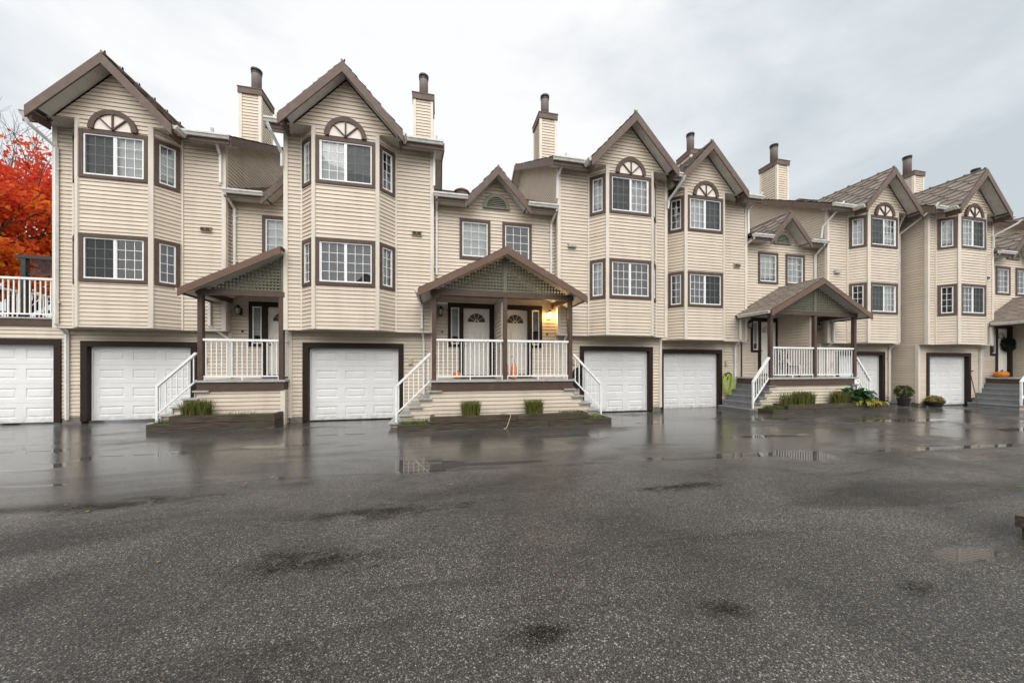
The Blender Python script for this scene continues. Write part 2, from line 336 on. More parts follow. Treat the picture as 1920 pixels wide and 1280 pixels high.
# ---------------------------------------------------------------- mesh helpers
BASE = {}
class MB:
    def __init__(s): s.v, s.f = [], []
    def add(s, vs, fs):
        o = len(s.v); s.v += [tuple(p) for p in vs]; s.f += [tuple(i + o for i in q) for q in fs]; return s
    def quad(s, a, b, c, d): return s.add([a, b, c, d], [(0, 1, 2, 3)])
    def box(s, x0, x1, y0, y1, z0, z1):
        x0, x1 = min(x0, x1), max(x0, x1); y0, y1 = min(y0, y1), max(y0, y1); z0, z1 = min(z0, z1), max(z0, z1)
        return s.add([(x0, y0, z0), (x1, y0, z0), (x1, y1, z0), (x0, y1, z0), (x0, y0, z1), (x1, y0, z1), (x1, y1, z1), (x0, y1, z1)],
                     [(0, 3, 2, 1), (4, 5, 6, 7), (0, 1, 5, 4), (1, 2, 6, 5), (2, 3, 7, 6), (3, 0, 4, 7)])
    def bar(s, p, q, w, h, up=(0, 0, 1)):     # box from p to q, w across, h along 'up'
        p, q, up = Vector(p), Vector(q), Vector(up); d = (q - p).normalized()
        a = d.cross(up).normalized(); u = a.cross(d).normalized()
        vs = []
        for c in (p, q):
            for i, j in ((-1, -1), (1, -1), (1, 1), (-1, 1)): vs.append(c + a * (w / 2 * i) + u * (h / 2 * j))
        return s.add(vs, [(3, 2, 1, 0), (4, 5, 6, 7), (0, 1, 5, 4), (1, 2, 6, 5), (2, 3, 7, 6), (3, 0, 4, 7)])
    def prism(s, pts, ext):                   # closed polygon extruded by a vector
        n = len(pts); e = Vector(ext); a = [Vector(p) for p in pts]
        return s.add(a + [p + e for p in a], [tuple(range(n))[::-1], tuple(range(n, 2 * n))] + [(i, (i + 1) % n, n + (i + 1) % n, n + i) for i in range(n)])
    def tube(s, pts, r, n=8, cap=True, rs=None):
        pts = [Vector(p) for p in pts]; m = len(pts); base = len(s.v); ref = None
        for i, p in enumerate(pts):
            d = (pts[min(i + 1, m - 1)] - pts[max(i - 1, 0)]).normalized()
            if ref is None: ref = Vector((0, 0, 1)) if abs(d.z) < .9 else Vector((0, 1, 0))
            a = d.cross(ref).normalized(); u = a.cross(d).normalized(); ref = u
            k = 1
            if 0 < i < m - 1:
                c = (p - pts[i - 1]).normalized().dot((pts[i + 1] - p).normalized()); k = 1 / max(.5, math.sqrt((1 + c) / 2))
            rr = (rs[i] if rs else r)
            for j in range(n):
                t = 2 * math.pi * (j + .5) / n
                s.v.append(tuple(p + (a * math.cos(t) + u * math.sin(t)) * rr * (k if n == 4 else 1)))
        for i in range(m - 1):
            for j in range(n):
                s.f.append((base + i * n + j, base + i * n + (j + 1) % n, base + (i + 1) * n + (j + 1) % n, base + (i + 1) * n + j))
        if cap:
            s.f.append(tuple(base + j for j in range(n))[::-1]); s.f.append(tuple(base + (m - 1) * n + j for j in range(n)))
        return s
    def lathe(s, prof, c, n=16):
        base = len(s.v); m = len(prof)
        for r, z in prof:
            for j in range(n):
                t = 2 * math.pi * j / n; s.v.append((c[0] + r * math.cos(t), c[1] + r * math.sin(t), c[2] + z))
        for i in range(m - 1):
            for j in range(n): s.f.append((base + i * n + j, base + i * n + (j + 1) % n, base + (i + 1) * n + (j + 1) % n, base + (i + 1) * n + j))
        s.f.append(tuple(base + j for j in range(n))[::-1]); s.f.append(tuple(base + (m - 1) * n + j for j in range(n)))
        return s
    def build(s, name, mat, parent=None, smooth=False):
        off = BASE.get(parent.name, Vector((0, 0, 0))) if parent else Vector((0, 0, 0))
        me = bpy.data.meshes.new(name); me.from_pydata([tuple(Vector(p) - off) for p in s.v], [], s.f); me.update()
        me.materials.append(M[mat] if isinstance(mat, str) else mat)
        if smooth: me.polygons.foreach_set('use_smooth', [True] * len(me.polygons))
        o = bpy.data.objects.new(name, me); COL.objects.link(o)
        if parent: o.parent = parent
        BASE[o.name] = off
        return o
def tag(o, label, cat, group=None, kind=None):
    if label: o['label'] = label
    if cat: o['category'] = cat
    if group: o['group'] = group
    if kind: o['kind'] = kind
    return o
def thing(name, loc, label, cat, group=None):
    o = bpy.data.objects.new(name, None); COL.objects.link(o); o.location = loc; o.empty_display_size = .2
    BASE[o.name] = Vector(loc)
    return tag(o, label, cat, group)
def solo(mb, name, mat, label, cat, loc=(0, 0, 0), group=None, smooth=False):   # a thing that is one mesh
    me_off = Vector(loc); mb.v = [tuple(Vector(p) - me_off) for p in mb.v]
    o = mb.build(name, mat, None, smooth); o.location = loc; BASE[o.name] = me_off
    return tag(o, label, cat, group)

EC = .105       # siding course
GRV = .0125      # shadow gap under each board
def siding(mb, O, d, n, z0, z1, s0, s1, holes=(), lo=None, hi=None, lip=.018, ph=0):
    """lapped boards: O origin (x,y), d direction, n outward normal, s along d, holes (s0,s1,z0,z1)"""
    zs = {z0, z1}; k = math.floor((z0 - ph) / EC)
    while k * EC + ph < z1:
        if k * EC + ph > z0: zs.add(k * EC + ph)
        k += 1
    for h in holes:
        for z in h[2:4]:
            if z0 < z < z1: zs.add(z)
    zs = sorted(zs)
    P = lambda s_, z, o: (O[0] + d[0] * s_ + n[0] * o, O[1] + d[1] * s_ + n[1] * o, z)
    for za, zb in zip(zs, zs[1:]):
        if zb - za < 1e-5: continue
        kb = math.floor(((za + zb) / 2 - ph) / EC) * EC + ph
        oa, ob = lip * (1 - (za - kb) / EC) + .002, lip * (1 - (zb - kb) / EC) + .002
        la, lb = (lo(za), lo(zb)) if lo else (s0, s0); ha, hb = (hi(za), hi(zb)) if hi else (s1, s1)
        if ha - la < 1e-4 and hb - lb < 1e-4: continue
        segs = [(la, lb, ha, hb)]
        for h in holes:
            if h[2] <= za + 1e-5 and h[3] >= zb - 1e-5:
                new = []
                for (a, b, c, e) in segs:
                    if h[1] <= min(a, b) or h[0] >= max(c, e): new.append((a, b, c, e)); continue
                    if h[0] > max(a, b): new.append((a, b, h[0], h[0]))
                    if h[1] < min(c, e): new.append((h[1], h[1], c, e))
                segs = new
        for (a, b, c, e) in segs:
            g_ = GRV if (za - kb < 1e-4 and zb - za > .04) else 0
            if g_:      # open shadow gap under the butt of each board
                t_ = g_ / (zb - za); ag, cg = a + (b - a) * t_, c + (e - c) * t_; og = oa + (ob - oa) * t_
                mb.quad(P(a, za, .001), P(c, za, .001), P(cg, za + g_, -.022), P(ag, za + g_, -.022))
                mb.quad(P(ag, za + g_, -.022), P(cg, za + g_, -.022), P(cg, za + g_, og), P(ag, za + g_, og))
                mb.quad(P(ag, za + g_, og), P(cg, za + g_, og), P(e, zb, ob), P(b, zb, ob))
            else:
                mb.quad(P(a, za, oa), P(c, za, oa), P(e, zb, ob), P(b, zb, ob))
                if za == z0: mb.quad(P(a, za, 0), P(c, za, 0), P(c, za, oa), P(a, za, oa))

def shingles(mb, P0, u, v, ul, vl, e=.26, wd=.50, lift=.03):
    P0, u, v = Vector(P0), Vector(u).normalized(), Vector(v).normalized(); n = u.cross(v).normalized()
    if n.z < 0: n = -n
    mb.quad(P0, P0 + u * ul, P0 + u * ul + v * vl, P0 + v * vl)          # deck under the tabs
    k = 0; rr = random.Random(int(abs(P0.x * 97 + P0.y * 31) * 10))
    while k * e < vl - 1e-3:
        v0 = k * e; v1 = min((k + 1) * e + .03, vl)
        ph = (.5 * (k % 2) + .13 * math.sin(k * 2.3)) * wd
        a = -ph
        while a < ul:
            w_ = wd * rr.uniform(.92, 1.08); b = min(a + w_ - .02, ul); a0 = max(a, 0)
            if b - a0 > .02:
                jit = rr.uniform(-.008, .008); ns = 6; lows = []
                for i in range(ns + 1):
                    f = i / ns; uu = a0 + (b - a0) * f
                    q = v0 + jit + (.48 * e * (2 * (uu - a) / w_ - 1) ** 2 if k else 0)
                    lows.append((uu, max(0, q)))
                for (ua, qa), (ub, qb) in zip(lows, lows[1:]):
                    A_, B_ = P0 + u * ua + v * qa + n * lift, P0 + u * ub + v * qb + n * lift
                    C_, D_ = P0 + u * ub + v * v1 + n * .004, P0 + u * ua + v * v1 + n * .004
                    o = len(mb.v)
                    mb.v += [tuple(A_), tuple(B_), tuple(C_), tuple(D_), tuple(P0 + u * ua + v * qa + n * .001), tuple(P0 + u * ub + v * qb + n * .001)]
                    mb.f += [(o, o + 1, o + 2, o + 3), (o + 4, o + 5, o + 1, o)]
            a += w_
        k += 1

def weld_islands(o):          # one tab = one island, so tabs can differ in tone
    import bmesh
    bm = bmesh.new(); bm.from_mesh(o.data); bmesh.ops.remove_doubles(bm, verts=bm.verts, dist=.0006); bm.to_mesh(o.data); bm.free()

def gutter(mb, p, q, out):
    """K-style gutter from p to q (top back edge), out = outward horizontal unit"""
    o = Vector((out[0], out[1], 0)); p, q = Vector(p), Vector(q); z = Vector((0, 0, 1))
    prof = [(0, 0), (0, -.11), (.06, -.11), (.08, -.06), (.105, -.04), (.105, 0), (.092, 0), (.092, -.02), (.012, -.02), (.012, 0)]
    mb.prism([p + o * a + z * b for a, b in prof], q - p)

def pipe(root, pts, w=.05, name='downpipe'):
    mb = MB(); mb.tube(pts, w * .78, 4)
    for a, b in zip(pts, pts[1:]):            # wall straps on long vertical runs
        if abs(a[0] - b[0]) + abs(a[1] - b[1]) < .02 and abs(a[2] - b[2]) > 1.2:
            for f in (.12, .88):
                z = a[2] + (b[2] - a[2]) * f; mb.box(a[0] - .065, a[0] + .065, a[1] - .012, a[1] + .05, z - .015, z + .015)
    return mb.build(name, 'pipe', root)

# ---------------------------------------------------------------- windows
def window(root, O, d, n, s0, s1, z0, z1, style='slider', cols=3, rows=4, blind='full', screen=None, tw=.085, top=.10):
    """brown trim outside s0..s1 x z0..z1; white frame, panes and blinds inside. Returns the hole for the wall."""
    d3, n3 = Vector((d[0], d[1], 0)), Vector((n[0], n[1], 0)); O3 = Vector((O[0], O[1], 0)); Z = Vector((0, 0, 1))
    P = lambda s_, z, o: O3 + d3 * s_ + n3 * o + Z * z
    def slab(mb, a, b, za, zb, o0, o1):
        vs = [P(a, za, o0), P(b, za, o0), P(b, zb, o0), P(a, zb, o0), P(a, za, o1), P(b, za, o1), P(b, zb, o1), P(a, zb, o1)]
        mb.add(vs, [(0, 1, 2, 3), (7, 6, 5, 4), (0, 4, 5, 1), (1, 5, 6, 2), (2, 6, 7, 3), (3, 7, 4, 0)])
    t = MB()
    slab(t, s0, s1, z1 - top, z1, -.02, .042); slab(t, s0, s1, z0, z0 + tw, -.02, .040)
    slab(t, s0, s0 + tw, z0 + tw, z1 - top, -.02, .038); slab(t, s1 - tw, s1, z0 + tw, z1 - top, -.02, .038)
    W = t.build('window', 'brown', root)
    a, b, za, zb = s0 + tw, s1 - tw, z0 + tw, z1 - top
    f = MB(); fw = .032
    slab(f, a, b, zb - fw, zb, -.05, .02); slab(f, a, b, za, za + fw * 1.2, -.05, .024)
    slab(f, a, a + fw, za + fw, zb - fw, -.05, .02); slab(f, b - fw, b, za + fw, zb - fw, -.05, .02)
    ia, ib, iza, izb = a + fw, b - fw, za + fw * 1.2, zb - fw
    mid = (ia + ib) / 2
    secs = [(ia, ib)]
    if style == 'slider':
        slab(f, mid - .024, mid + .024, iza, izb, -.04, .014); secs = [(ia, mid - .024), (mid + .024, ib)]
        q = secs[1] if screen == 'left' else secs[0]
        for (x, y) in ((q[0], q[0] + .022), (q[1] - .022, q[1])): slab(f, x, y, iza, izb, -.035, .008)
    for (x, y) in secs:
        for i in range(1, cols): c = x + (y - x) * i / cols; slab(f, c - .0065, c + .0065, iza, izb, -.024, -.006)
        for j in range(1, rows): c = iza + (izb - iza) * j / rows; slab(f, x, y, c - .0065, c + .0065, -.0235, -.0065)
    f.build('sash', 'vinylframe', W)
    g = MB()
    tl = random.uniform(-.003, .003)
    for (x, y) in secs: g.quad(P(x, iza, -.016 + tl), P(y, iza, -.016), P(y, izb, -.016), P(x, izb, -.016 + tl))
    g.build('pane', 'glass', W)
    if screen and style == 'slider':
        x, y = secs[0] if screen == 'left' else secs[1]
        MB().quad(P(x, iza, .002), P(y, iza, .002), P(y, izb, .002), P(x, izb, .002)).build('insect_screen', 'screen', W)
    r = MB(); dp = -.75
    c4 = [(a, za), (b, za), (b, zb), (a, zb)]
    for (p_, q_) in zip(c4, c4[1:] + c4[:1]): r.quad(P(*p_, -.05), P(*q_, -.05), P(*q_, dp), P(*p_, dp))
    r.quad(*[P(x, y, dp) for x, y in c4]); r.build('room_recess', 'room', W)
    if blind in ('full', 'half', 'open', 'low', 'grey'):
        bl = MB(); zlo = iza if blind in ('full', 'open', 'grey') else iza + (izb - iza) * random.uniform(.35, .6)
        if blind == 'low': zlo = iza + (izb - iza) * .12
        sp = .042; z = izb; tilt = .95 if blind != 'open' else .7
        while z > zlo:
            h = .024
            bl.quad(P(ia, z - h * tilt, -.085), P(ib, z - h * tilt, -.085), P(ib, z + h * tilt, -.085 - .045 * (1.15 - tilt)), P(ia, z + h * tilt, -.085 - .045 * (1.15 - tilt)))
            z -= sp
        for c in (ia + .12, ib - .12): slab(bl, c - .004, c + .004, zlo, izb, -.083, -.081)
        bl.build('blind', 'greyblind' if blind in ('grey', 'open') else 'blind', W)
    elif blind == 'curtain':
        cu = MB(); nn = 40
        for i in range(nn):
            x0, x1 = ia + (ib - ia) * i / nn, ia + (ib - ia) * (i + 1) / nn
            y0, y1 = -.13 + .022 * math.sin(x0 * 55), -.13 + .022 * math.sin(x1 * 55)
            cu.quad(P(x0, iza, y0), P(x1, iza, y1), P(x1, izb, y1), P(x0, izb, y0))
        cu.build('curtain', 'curtain', W, True)
    elif blind == 'drapes':
        cu = MB()
        for (A_, B_) in ((ia, ia + (ib - ia) * .27), (ib - (ib - ia) * .2, ib)):
            for i in range(14):
                x0, x1 = A_ + (B_ - A_) * i / 14, A_ + (B_ - A_) * (i + 1) / 14
                y0, y1 = -.13 + .03 * math.sin(x0 * 60), -.13 + .03 * math.sin(x1 * 60)
                cu.quad(P(x0, iza, y0), P(x1, iza, y1), P(x1, izb, y1), P(x0, izb, y0))
        cu.build('curtain', 'curtain', W, True)
    return (a, b, za, zb)

def hole_of(s0, s1, z0, z1, tw=.085, top=.10): return (s0 + tw, s1 - tw, z0 + tw, z1 - top)

def half_round(root, cx, y, z, ro, ri, name, frame_mat, panel_mat, spokes=True, louvres=False):
    """half-round ornament facing -Y, base at z"""
    nseg = 24; f = MB()
    for i in range(nseg):
        a0, a1 = math.pi * i / nseg, math.pi * (i + 1) / nseg
        p = lambda r, a, yy: (cx + r * math.cos(a), yy, z + r * math.sin(a))
        f.add([p(ri, a0, y - .06), p(ro, a0, y - .06), p(ro, a1, y - .06), p(ri, a1, y - .06), p(ri, a0, y), p(ro, a0, y), p(ro, a1, y), p(ri, a1, y)],
              [(0, 1, 2, 3), (1, 5, 6, 2), (0, 3, 7, 4)])
    if spokes:
        for a in (45, 90, 135):
            ca, sa = math.cos(R(a)), math.sin(R(a))
            f.bar((cx, y - .04, z), (cx + ri * ca * 1.01, y - .04, z + ri * sa * 1.01), .03, .042, (0, 1, 0))
    if louvres: f.box(cx - ro, cx + ro, y - .06, y, z - .04, z)
    o = f.build(name, frame_mat, root)
    pn = MB(); pts = [(cx + ri * 1.02 * math.cos(math.pi * i / nseg), y - .026, z + ri * 1.02 * math.sin(math.pi * i / nseg)) for i in range(nseg + 1)]
    pn.prism(pts, (0, .03, 0)); pn.build('backing_panel', panel_mat, o)
    if louvres:
        lv = MB(); k = 0
        while .035 + k * .055 < ri - .04:
            zz = .035 + k * .055; hw = math.sqrt(ri * ri - zz * zz) * .98
            lv.add([(cx - hw, y - .055, z + zz - .012), (cx + hw, y - .055, z + zz - .012), (cx + hw, y - .028, z + zz + .03), (cx - hw, y - .028, z + zz + .03)], [(0, 1, 2, 3)])
            k += 1
        lv.build('louvre', frame_mat, o)
    return o

def garage_door(root, x0, x1, y, z0, z1, x_frame=.145):
    """panelled door in plane y (facing -Y) with brown frame; wall face at y-.12"""
    yw = y - .12
    fr = MB(); t = .10
    fr.box(x0 - x_frame, x0, yw - .045, y + .03, z0, z1 + .15); fr.box(x1, x1 + x_frame, yw - .045, y + .03, z0, z1 + .15)
    fr.box(x0, x1, yw - .044, y + .03, z1, z1 + .15)
    D = MB(); nr, nc = 4, 3; H = (z1 - z0) / nr; Wd = x1 - x0
    D.box(x0, x1, y + .015, y + .04, z0, z1)
    for r in range(nr):
        za, zb = z0 + r * H + .004, z0 + (r + 1) * H - .004
        xs = [x0]; rects = []
        m = .055 * Wd / 2.4 + .03; gap = .2; pw = (Wd - 2 * (m + .06) - gap * (nc - 1)) / nc
        for c in range(nc):
            a = x0 + m + .06 + c * (pw + gap); rects.append((a, a + pw, za + .12, zb - .12))
        # section face with panel holes
        cuts = [za, za + .12, zb - .12, zb]
        D.quad((x0, y, za), (x1, y, za), (x1, y, za + .12), (x0, y, za + .12)); D.quad((x0, y, zb - .12), (x1, y, zb - .12), (x1, y, zb), (x0, y, zb))
        px = x0
        for (a, b, c, e) in rects:
            D.quad((px, y, c), (a, y, c), (a, y, e), (px, y, e)); px = b
            rings = [(0, 0), (.016, .017), (.042, .017), (.06, .004)]
            for (i0, d0_), (i1, d1_) in zip(rings, rings[1:]):
                A_ = [(a + i0, y + d0_, c + i0), (b - i0, y + d0_, c + i0), (b - i0, y + d0_, e - i0), (a + i0, y + d0_, e - i0)]
                B_ = [(a + i1, y + d1_, c + i1), (b - i1, y + d1_, c + i1), (b - i1, y + d1_, e - i1), (a + i1, y + d1_, e - i1)]
                for k in range(4): D.quad(A_[k], A_[(k + 1) % 4], B_[(k + 1) % 4], B_[k])
            i1, d1_ = rings[-1]; D.quad((a + i1, y + d1_, c + i1), (b - i1, y + d1_, c + i1), (b - i1, y + d1_, e - i1), (a + i1, y + d1_, e - i1))
        D.quad((px, y, za + .12), (x1, y, za + .12), (x1, y, zb - .12), (px, y, zb - .12))
        D.quad((x0, y, za), (x1, y, za), (x1, y + .016, za - .006), (x0, y + .016, za - .006)); D.quad((x0, y, zb), (x1, y, zb), (x1, y + .016, zb + .006), (x0, y + .016, zb + .006))
    o = D.build('garage_door', 'garage', root)
    fr.build('door_frame', 'darkbrown', o)
    j = MB(); j.box(x0, x0 + .03, y - .03, y + .012, z0, z1 - .002); j.box(x1 - .03, x1, y - .03, y + .012, z0, z1 - .002); j.box(x0 + .03, x1 - .03, y - .028, y + .012, z1 - .03, z1 - .002)
    j.build('weather_strip', 'jamb', o)
    return (x0 - x_frame + .02, x1 + x_frame - .02, z0 - 1, z1 + .13)

def small_vent(root, x, y, z, kind):
    v = MB()
    for dx in (-.065, .065):
        if kind == 'box':
            v.box(x + dx - .06, x + dx + .06, y - .09, y, z - .06, z + .06)
        else:
            v.prism([(x + dx - .06, y, z + .055), (x + dx - .06, y - .07, z + .03), (x + dx - .06, y - .07, z - .01), (x + dx - .06, y, z - .06)], (.12, 0, 0))
    v.box(x - .14, x + .14, y - .03, y, z - .075, z - .06); v.box(x - .14, x + .14, y - .032, y, z + .06, z + .075)
    o = v.build('wall_vent', 'metalvent' if kind == 'box' else 'box', root)
    if kind != 'box':
        k = MB()
        for dx in (-.065, .065): k.box(x + dx - .048, x + dx + .048, y - .078, y - .068, z - .012, z + .026)
        k.build('vent_flap', 'dark', o)

SL = .53          # main roof pitch
GP = 1.06         # front gable pitch
TW = 3.87         # width of a tower

def soffit_strip(mb, p, q, wvec, step=.3):
    """panelled soffit: strip from p to q, width vector wvec, in shallow V-grooved boards"""
    p, q, wv = Vector(p), Vector(q), Vector(wvec); d = q - p; L = d.length; n = max(1, int(L / step)); nn = d.cross(wv).normalized()
    if nn.z > 0: nn = -nn
    for i in range(n):
        a, b = p + d * (i / n), p + d * ((i + 1) / n); e = d.normalized() * .010
        mb.quad(a + e, b - e, b - e + wv, a + e + wv)
        mb.quad(a - e - nn * .014, a + e, a + e + wv, a - e - nn * .014 + wv)
        mb.quad(b - e, b + e * .2 - nn * .014, b + e * .2 - nn * .014 + wv, b - e + wv)

def townhouse(XL, B, flip, dz, label, wins, ovl=.3, ovr=.3, vent='hood', name='townhouse', door=(.48, 2.88), meter=True, group='townhouse towers along the court'):
    U, G = B + .45, B + .73
    X = (lambda l: XL + TW - l) if flip else (lambda l: XL + l)
    XR = XL + TW; bx = X(1.63); z = lambda v: v + dz
    root = thing(name, (XL + TW / 2, U, dz), label, 'townhouse', group)
    sx = -1 if flip else 1
    # ---- windows (front, two side cants, two storeys)
    zl, zu = (z(3.70), z(4.94)), (z(6.36), z(7.60))
    c45 = math.sqrt(.5)
    Lc = math.hypot(.44, .45); dl = (.44 / Lc, -.45 / Lc)
    Lo, Ro = (bx - 1.22, U), (bx + .78, B)
    dL, nL = (.44 / Lc, -.45 / Lc), (-.45 / Lc, -.44 / Lc); dR, nR = (.44 / Lc, .45 / Lc), (.45 / Lc, -.44 / Lc)
    fh, lh, rh = [], [], []
    for (za, zb), (fb, lb, rb, scr) in zip((zl, zu), wins):
        window(root, (0, B), (1, 0), (0, -1), bx - .73, bx + .73, za, zb, 'slider', 3, 4, fb, scr)
        fh.append(hole_of(bx - .73, bx + .73, za, zb))
        window(root, Lo, dL, nL, .07, Lc - .06, za, zb, 'fixed', 2, 4, lb); lh.append(hole_of(.07, Lc - .06, za, zb))
        window(root, Ro, dR, nR, .06, Lc - .07, za, zb, 'fixed', 2, 4, rb); rh.append(hole_of(.06, Lc - .07, za, zb))
    # ---- siding
    w_ = MB(); zb0 = z(2.55); zt = z(7.82); zg = z(7.83)
    siding(w_, (0, U), (1, 0), (0, -1), zb0, zt, XL, XR, [(bx - 1.2, bx + 1.2, zb0 - 1, zt + 1)])
    siding(w_, (0, B), (1, 0), (0, -1), zb0, zg, bx - .78, bx + .78, fh)
    siding(w_, Lo, dL, nL, zb0, zg, 0, Lc, lh); siding(w_, Ro, dR, nR, zb0, zg, 0, Lc, rh)
    ap = z(9.14)
    siding(w_, (0, B), (1, 0), (0, -1), zg + .004, ap - .01, 0, 0, (), lambda v: bx - (ap - v) / GP, lambda v: bx + (ap - v) / GP)
    Dp = 9.7; zr0 = z(7.98)
    for xs, nn in ((XL, -1), (XR, 1)):
        siding(w_, (xs, U), (0, 1), (nn, 0), zb0, zr0 + SL * Dp / 2, 0, Dp, (), lambda v: max(0, (v - zr0) / SL), lambda v: min(Dp, Dp - (v - zr0) / SL))
        siding(w_, (xs, G), (0, 1), (nn, 0), z(.16), zb0 - .002, 0, Dp - .28)
    w_.quad((XL, U + Dp, 0 + dz), (XR, U + Dp, dz), (XR, U + Dp, zr0), (XL, U + Dp, zr0))
    w_.build('wall', 'siding', root)
    # ---- ground floor
    dx0, dx1 = sorted((X(door[0]), X(door[1])))
    hole = garage_door(root, dx0, dx1, G + .12, z(.03), z(2.08))
    gw = MB(); siding(gw, (0, G), (1, 0), (0, -1), z(.16), zb0 - .003, XL, XR, [hole]); gw.build('garage_wall', 'siding', root)
    for a, b in ((XL + .01, dx0 - .15), (dx1 + .15, XR - .01)): ft = MB(); ft.box(a, b, G - .012, G + .2, dz - .3, z(.16)); ft.build('footing', 'concrete', root)
    # underside of the overhang
    un = MB(); un.prism([(XL, G - .002, zb0 - .02), (XL, U, zb0 - .02), (bx - 1.22, U, zb0 - .02), (bx - .78, B, zb0 - .02), (bx + .78, B, zb0 - .02), (bx + 1.22, U, zb0 - .02), (XR, U, zb0 - .02), (XR, G - .002, zb0 - .02)], (0, 0, .018))
    un.build('overhang_soffit', 'ceiling', root)
    # ---- corner posts
    for xs, s_ in ((XL, 1), (XR, -1)):
        cp = MB(); cp.box(xs - .03 * s_, xs + .075 * s_, U - .032, U + .075, zb0 - .012, zt); cp.build('corner_post', 'cornerpost', root)
        cp = MB(); cp.box(xs - .028 * s_, xs + .07 * s_, G - .030, G + .07, z(.14), zb0 - .022); cp.build('corner_post', 'cornerpost', root)
    for cx_, ang in ((bx - .78, R(-22.5)), (bx + .78, R(22.5))):
        ax = Vector((math.cos(ang), math.sin(ang), 0)); ay = Vector((-math.sin(ang), math.cos(ang), 0)); c0 = Vector((cx_, B, 0)) - ay * .002
        pts = [c0 + ax * a + ay * b for a, b in ((-.05, .03), (-.05, -.028), (.05, -.028), (.05, .03))]
        cp = MB(); cp.prism([(p.x, p.y, zb0 - .012) for p in pts], (0, 0, zg + .03 - zb0)); cp.build('corner_post', 'cornerpost', root)
    for cx_ in (bx - 1.22, bx + 1.22): cp = MB(); cp.box(cx_ - .022, cx_ + .022, U - .040, U + .01, zb0 - .008, zg); cp.build('corner_post', 'cornerpost', root)
    for a, b, yy in ((bx - .73, bx + .73, B), (XL + .08, bx - 1.25, U), (bx + 1.25, XR - .08, U)): bt = MB(); bt.box(a, b, yy - .026, yy, zb0 - .012, zb0 + .03); bt.build('base_trim', 'cornerpost', root)
    # ---- arch over the upper window
    half_round(root, bx, B - .024, z(7.62), .52, .40, 'fan_arch', 'brown', 'archpanel')
    # ---- main roof
    e_y, e_z = U - .36, z(7.93); rl = math.hypot(1, SL); run = U + 4.85 - e_y
    rf = MB()
    x0, x1 = XL - ovl, XR + ovr
    shingles(rf, (x0, e_y, e_z), (1, 0, 0), (0, 1, SL), x1 - x0, run * rl)
    rz = e_z + run * SL
    rf.quad((x0, U + 4.85, rz), (x1, U + 4.85, rz), (x1, U + 10.06, e_z), (x0, U + 10.06, e_z))
    rf.box(x0, x1, U + 4.73, U + 4.97, rz - .08, rz + .012)
    # front gable
    gl = 1.45; gy0 = B - .36; gy1 = U + 2.35; gz = z(9.37)
    v_ = Vector((gl, 0, gl * GP)); 
    shingles(rf, (bx - gl, gy0, gz - gl * GP), (0, 1, 0), (1, 0, GP), gy1 - gy0, v_.length)
    shingles(rf, (bx + gl, gy0, gz - gl * GP), (0, 1, 0), (-1, 0, GP), gy1 - gy0, v_.length)
    rf.tube([(bx, gy0, gz + .012), (bx, gy1, gz + .012)], .035, 6)
    o = rf.build('roof', 'shingle', root); weld_islands(o)
    # sheathing under the shingles, so the roof has depth
    sh = MB()
    sh.prism([(bx - gl + .01, gy0 + .01, gz - gl * GP - .012), (bx, gy0 + .01, gz - .02), (bx + gl - .01, gy0 + .01, gz - gl * GP - .012), (bx + gl - .01, gy0 + .01, gz - gl * GP - .05), (bx, gy0 + .01, gz - .075), (bx - gl + .01, gy0 + .01, gz - gl * GP - .05)], (0, U - .3 - gy0, 0))
    sh.prism([(x0 + .01, e_y + .02, e_z - .02), (x0 + .01, U + 4.85, rz - .02), (x0 + .01, U + 4.85, rz - .07), (x0 + .01, e_y + .02, e_z - .07)], (x1 - x0 - .02, 0, 0))
    sh.build('roof_deck', 'brown', o)
    # bargeboards of the gable
    bh = .275; fy = gy0 - .035; gi = gl + .03
    for s_ in (-1, 1):
        bb = MB(); bb.prism([(bx, fy, gz - .015), (bx + s_ * gi, fy, gz - .015 - gi * GP), (bx + s_ * gi, fy, gz - .015 - gi * GP - bh), (bx, fy, gz - .015 - bh)], (0, .035, 0))
        xb = bx + s_ * (gl - .06)
        bb.build('bargeboard', 'barge', root); bb = MB(); bb.box(xb - .02 * s_, xb + .02 * s_, gy0 + .002, U - .38, z(7.52), z(7.70))          # returns along the side
        bb.build('eave_return', 'brown', root)
    zo = bh - .09
    for s_ in (-1, 1):
        so = MB(); soffit_strip(so, (bx, gy0 + .01, gz - zo), (bx + s_ * (gl - .14), gy0 + .01, gz - zo - (gl - .14) * GP), (0, B - .02 - gy0 - .01, 0), .28); so.build('soffit', 'soffit', root)
    ze = zg + .004; so = MB()
    so.prism([(bx - gl + .04, B + .005, ze), (bx + gl - .04, B + .005, ze), (bx + gl - .04, U + .02, ze), (bx - gl + .04, U + .02, ze)], (0, 0, .012)); so.build('soffit', 'soffit', root)
    # eave soffit either side
    sides = []
    for a, b in ((x0, bx - gl + .06), (bx + gl - .06, x1)):
        if b - a > .1: sides.append((a, b))
    for a, b in sides:
        so = MB(); soffit_strip(so, (a + .01, e_y - .0, zt), (b, e_y - .0, zt), (0, U - e_y + .02, 0), .3); so.build('soffit', 'soffit', root)
        fa = MB(); fa.box(a, b, e_y - .03, e_y, zt - .14, e_z - .012); fa.build('fascia', 'brown', root)
        gt = MB(); gutter(gt, (a, e_y - .031, e_z - .02), (b, e_y - .031, e_z - .02), (0, -1)); gt.build('gutter', 'gutter', root)
    # side gutters along the gable foot
    for s_ in (-1, 1):
        xg = bx + s_ * (gl + .005)
        gt = MB(); gutter(gt, (xg, gy0 + .05, gz - gl * GP - .01), (xg, U - .38, gz - gl * GP - .01), (s_, 0)); gt.build('gutter', 'gutter', root)
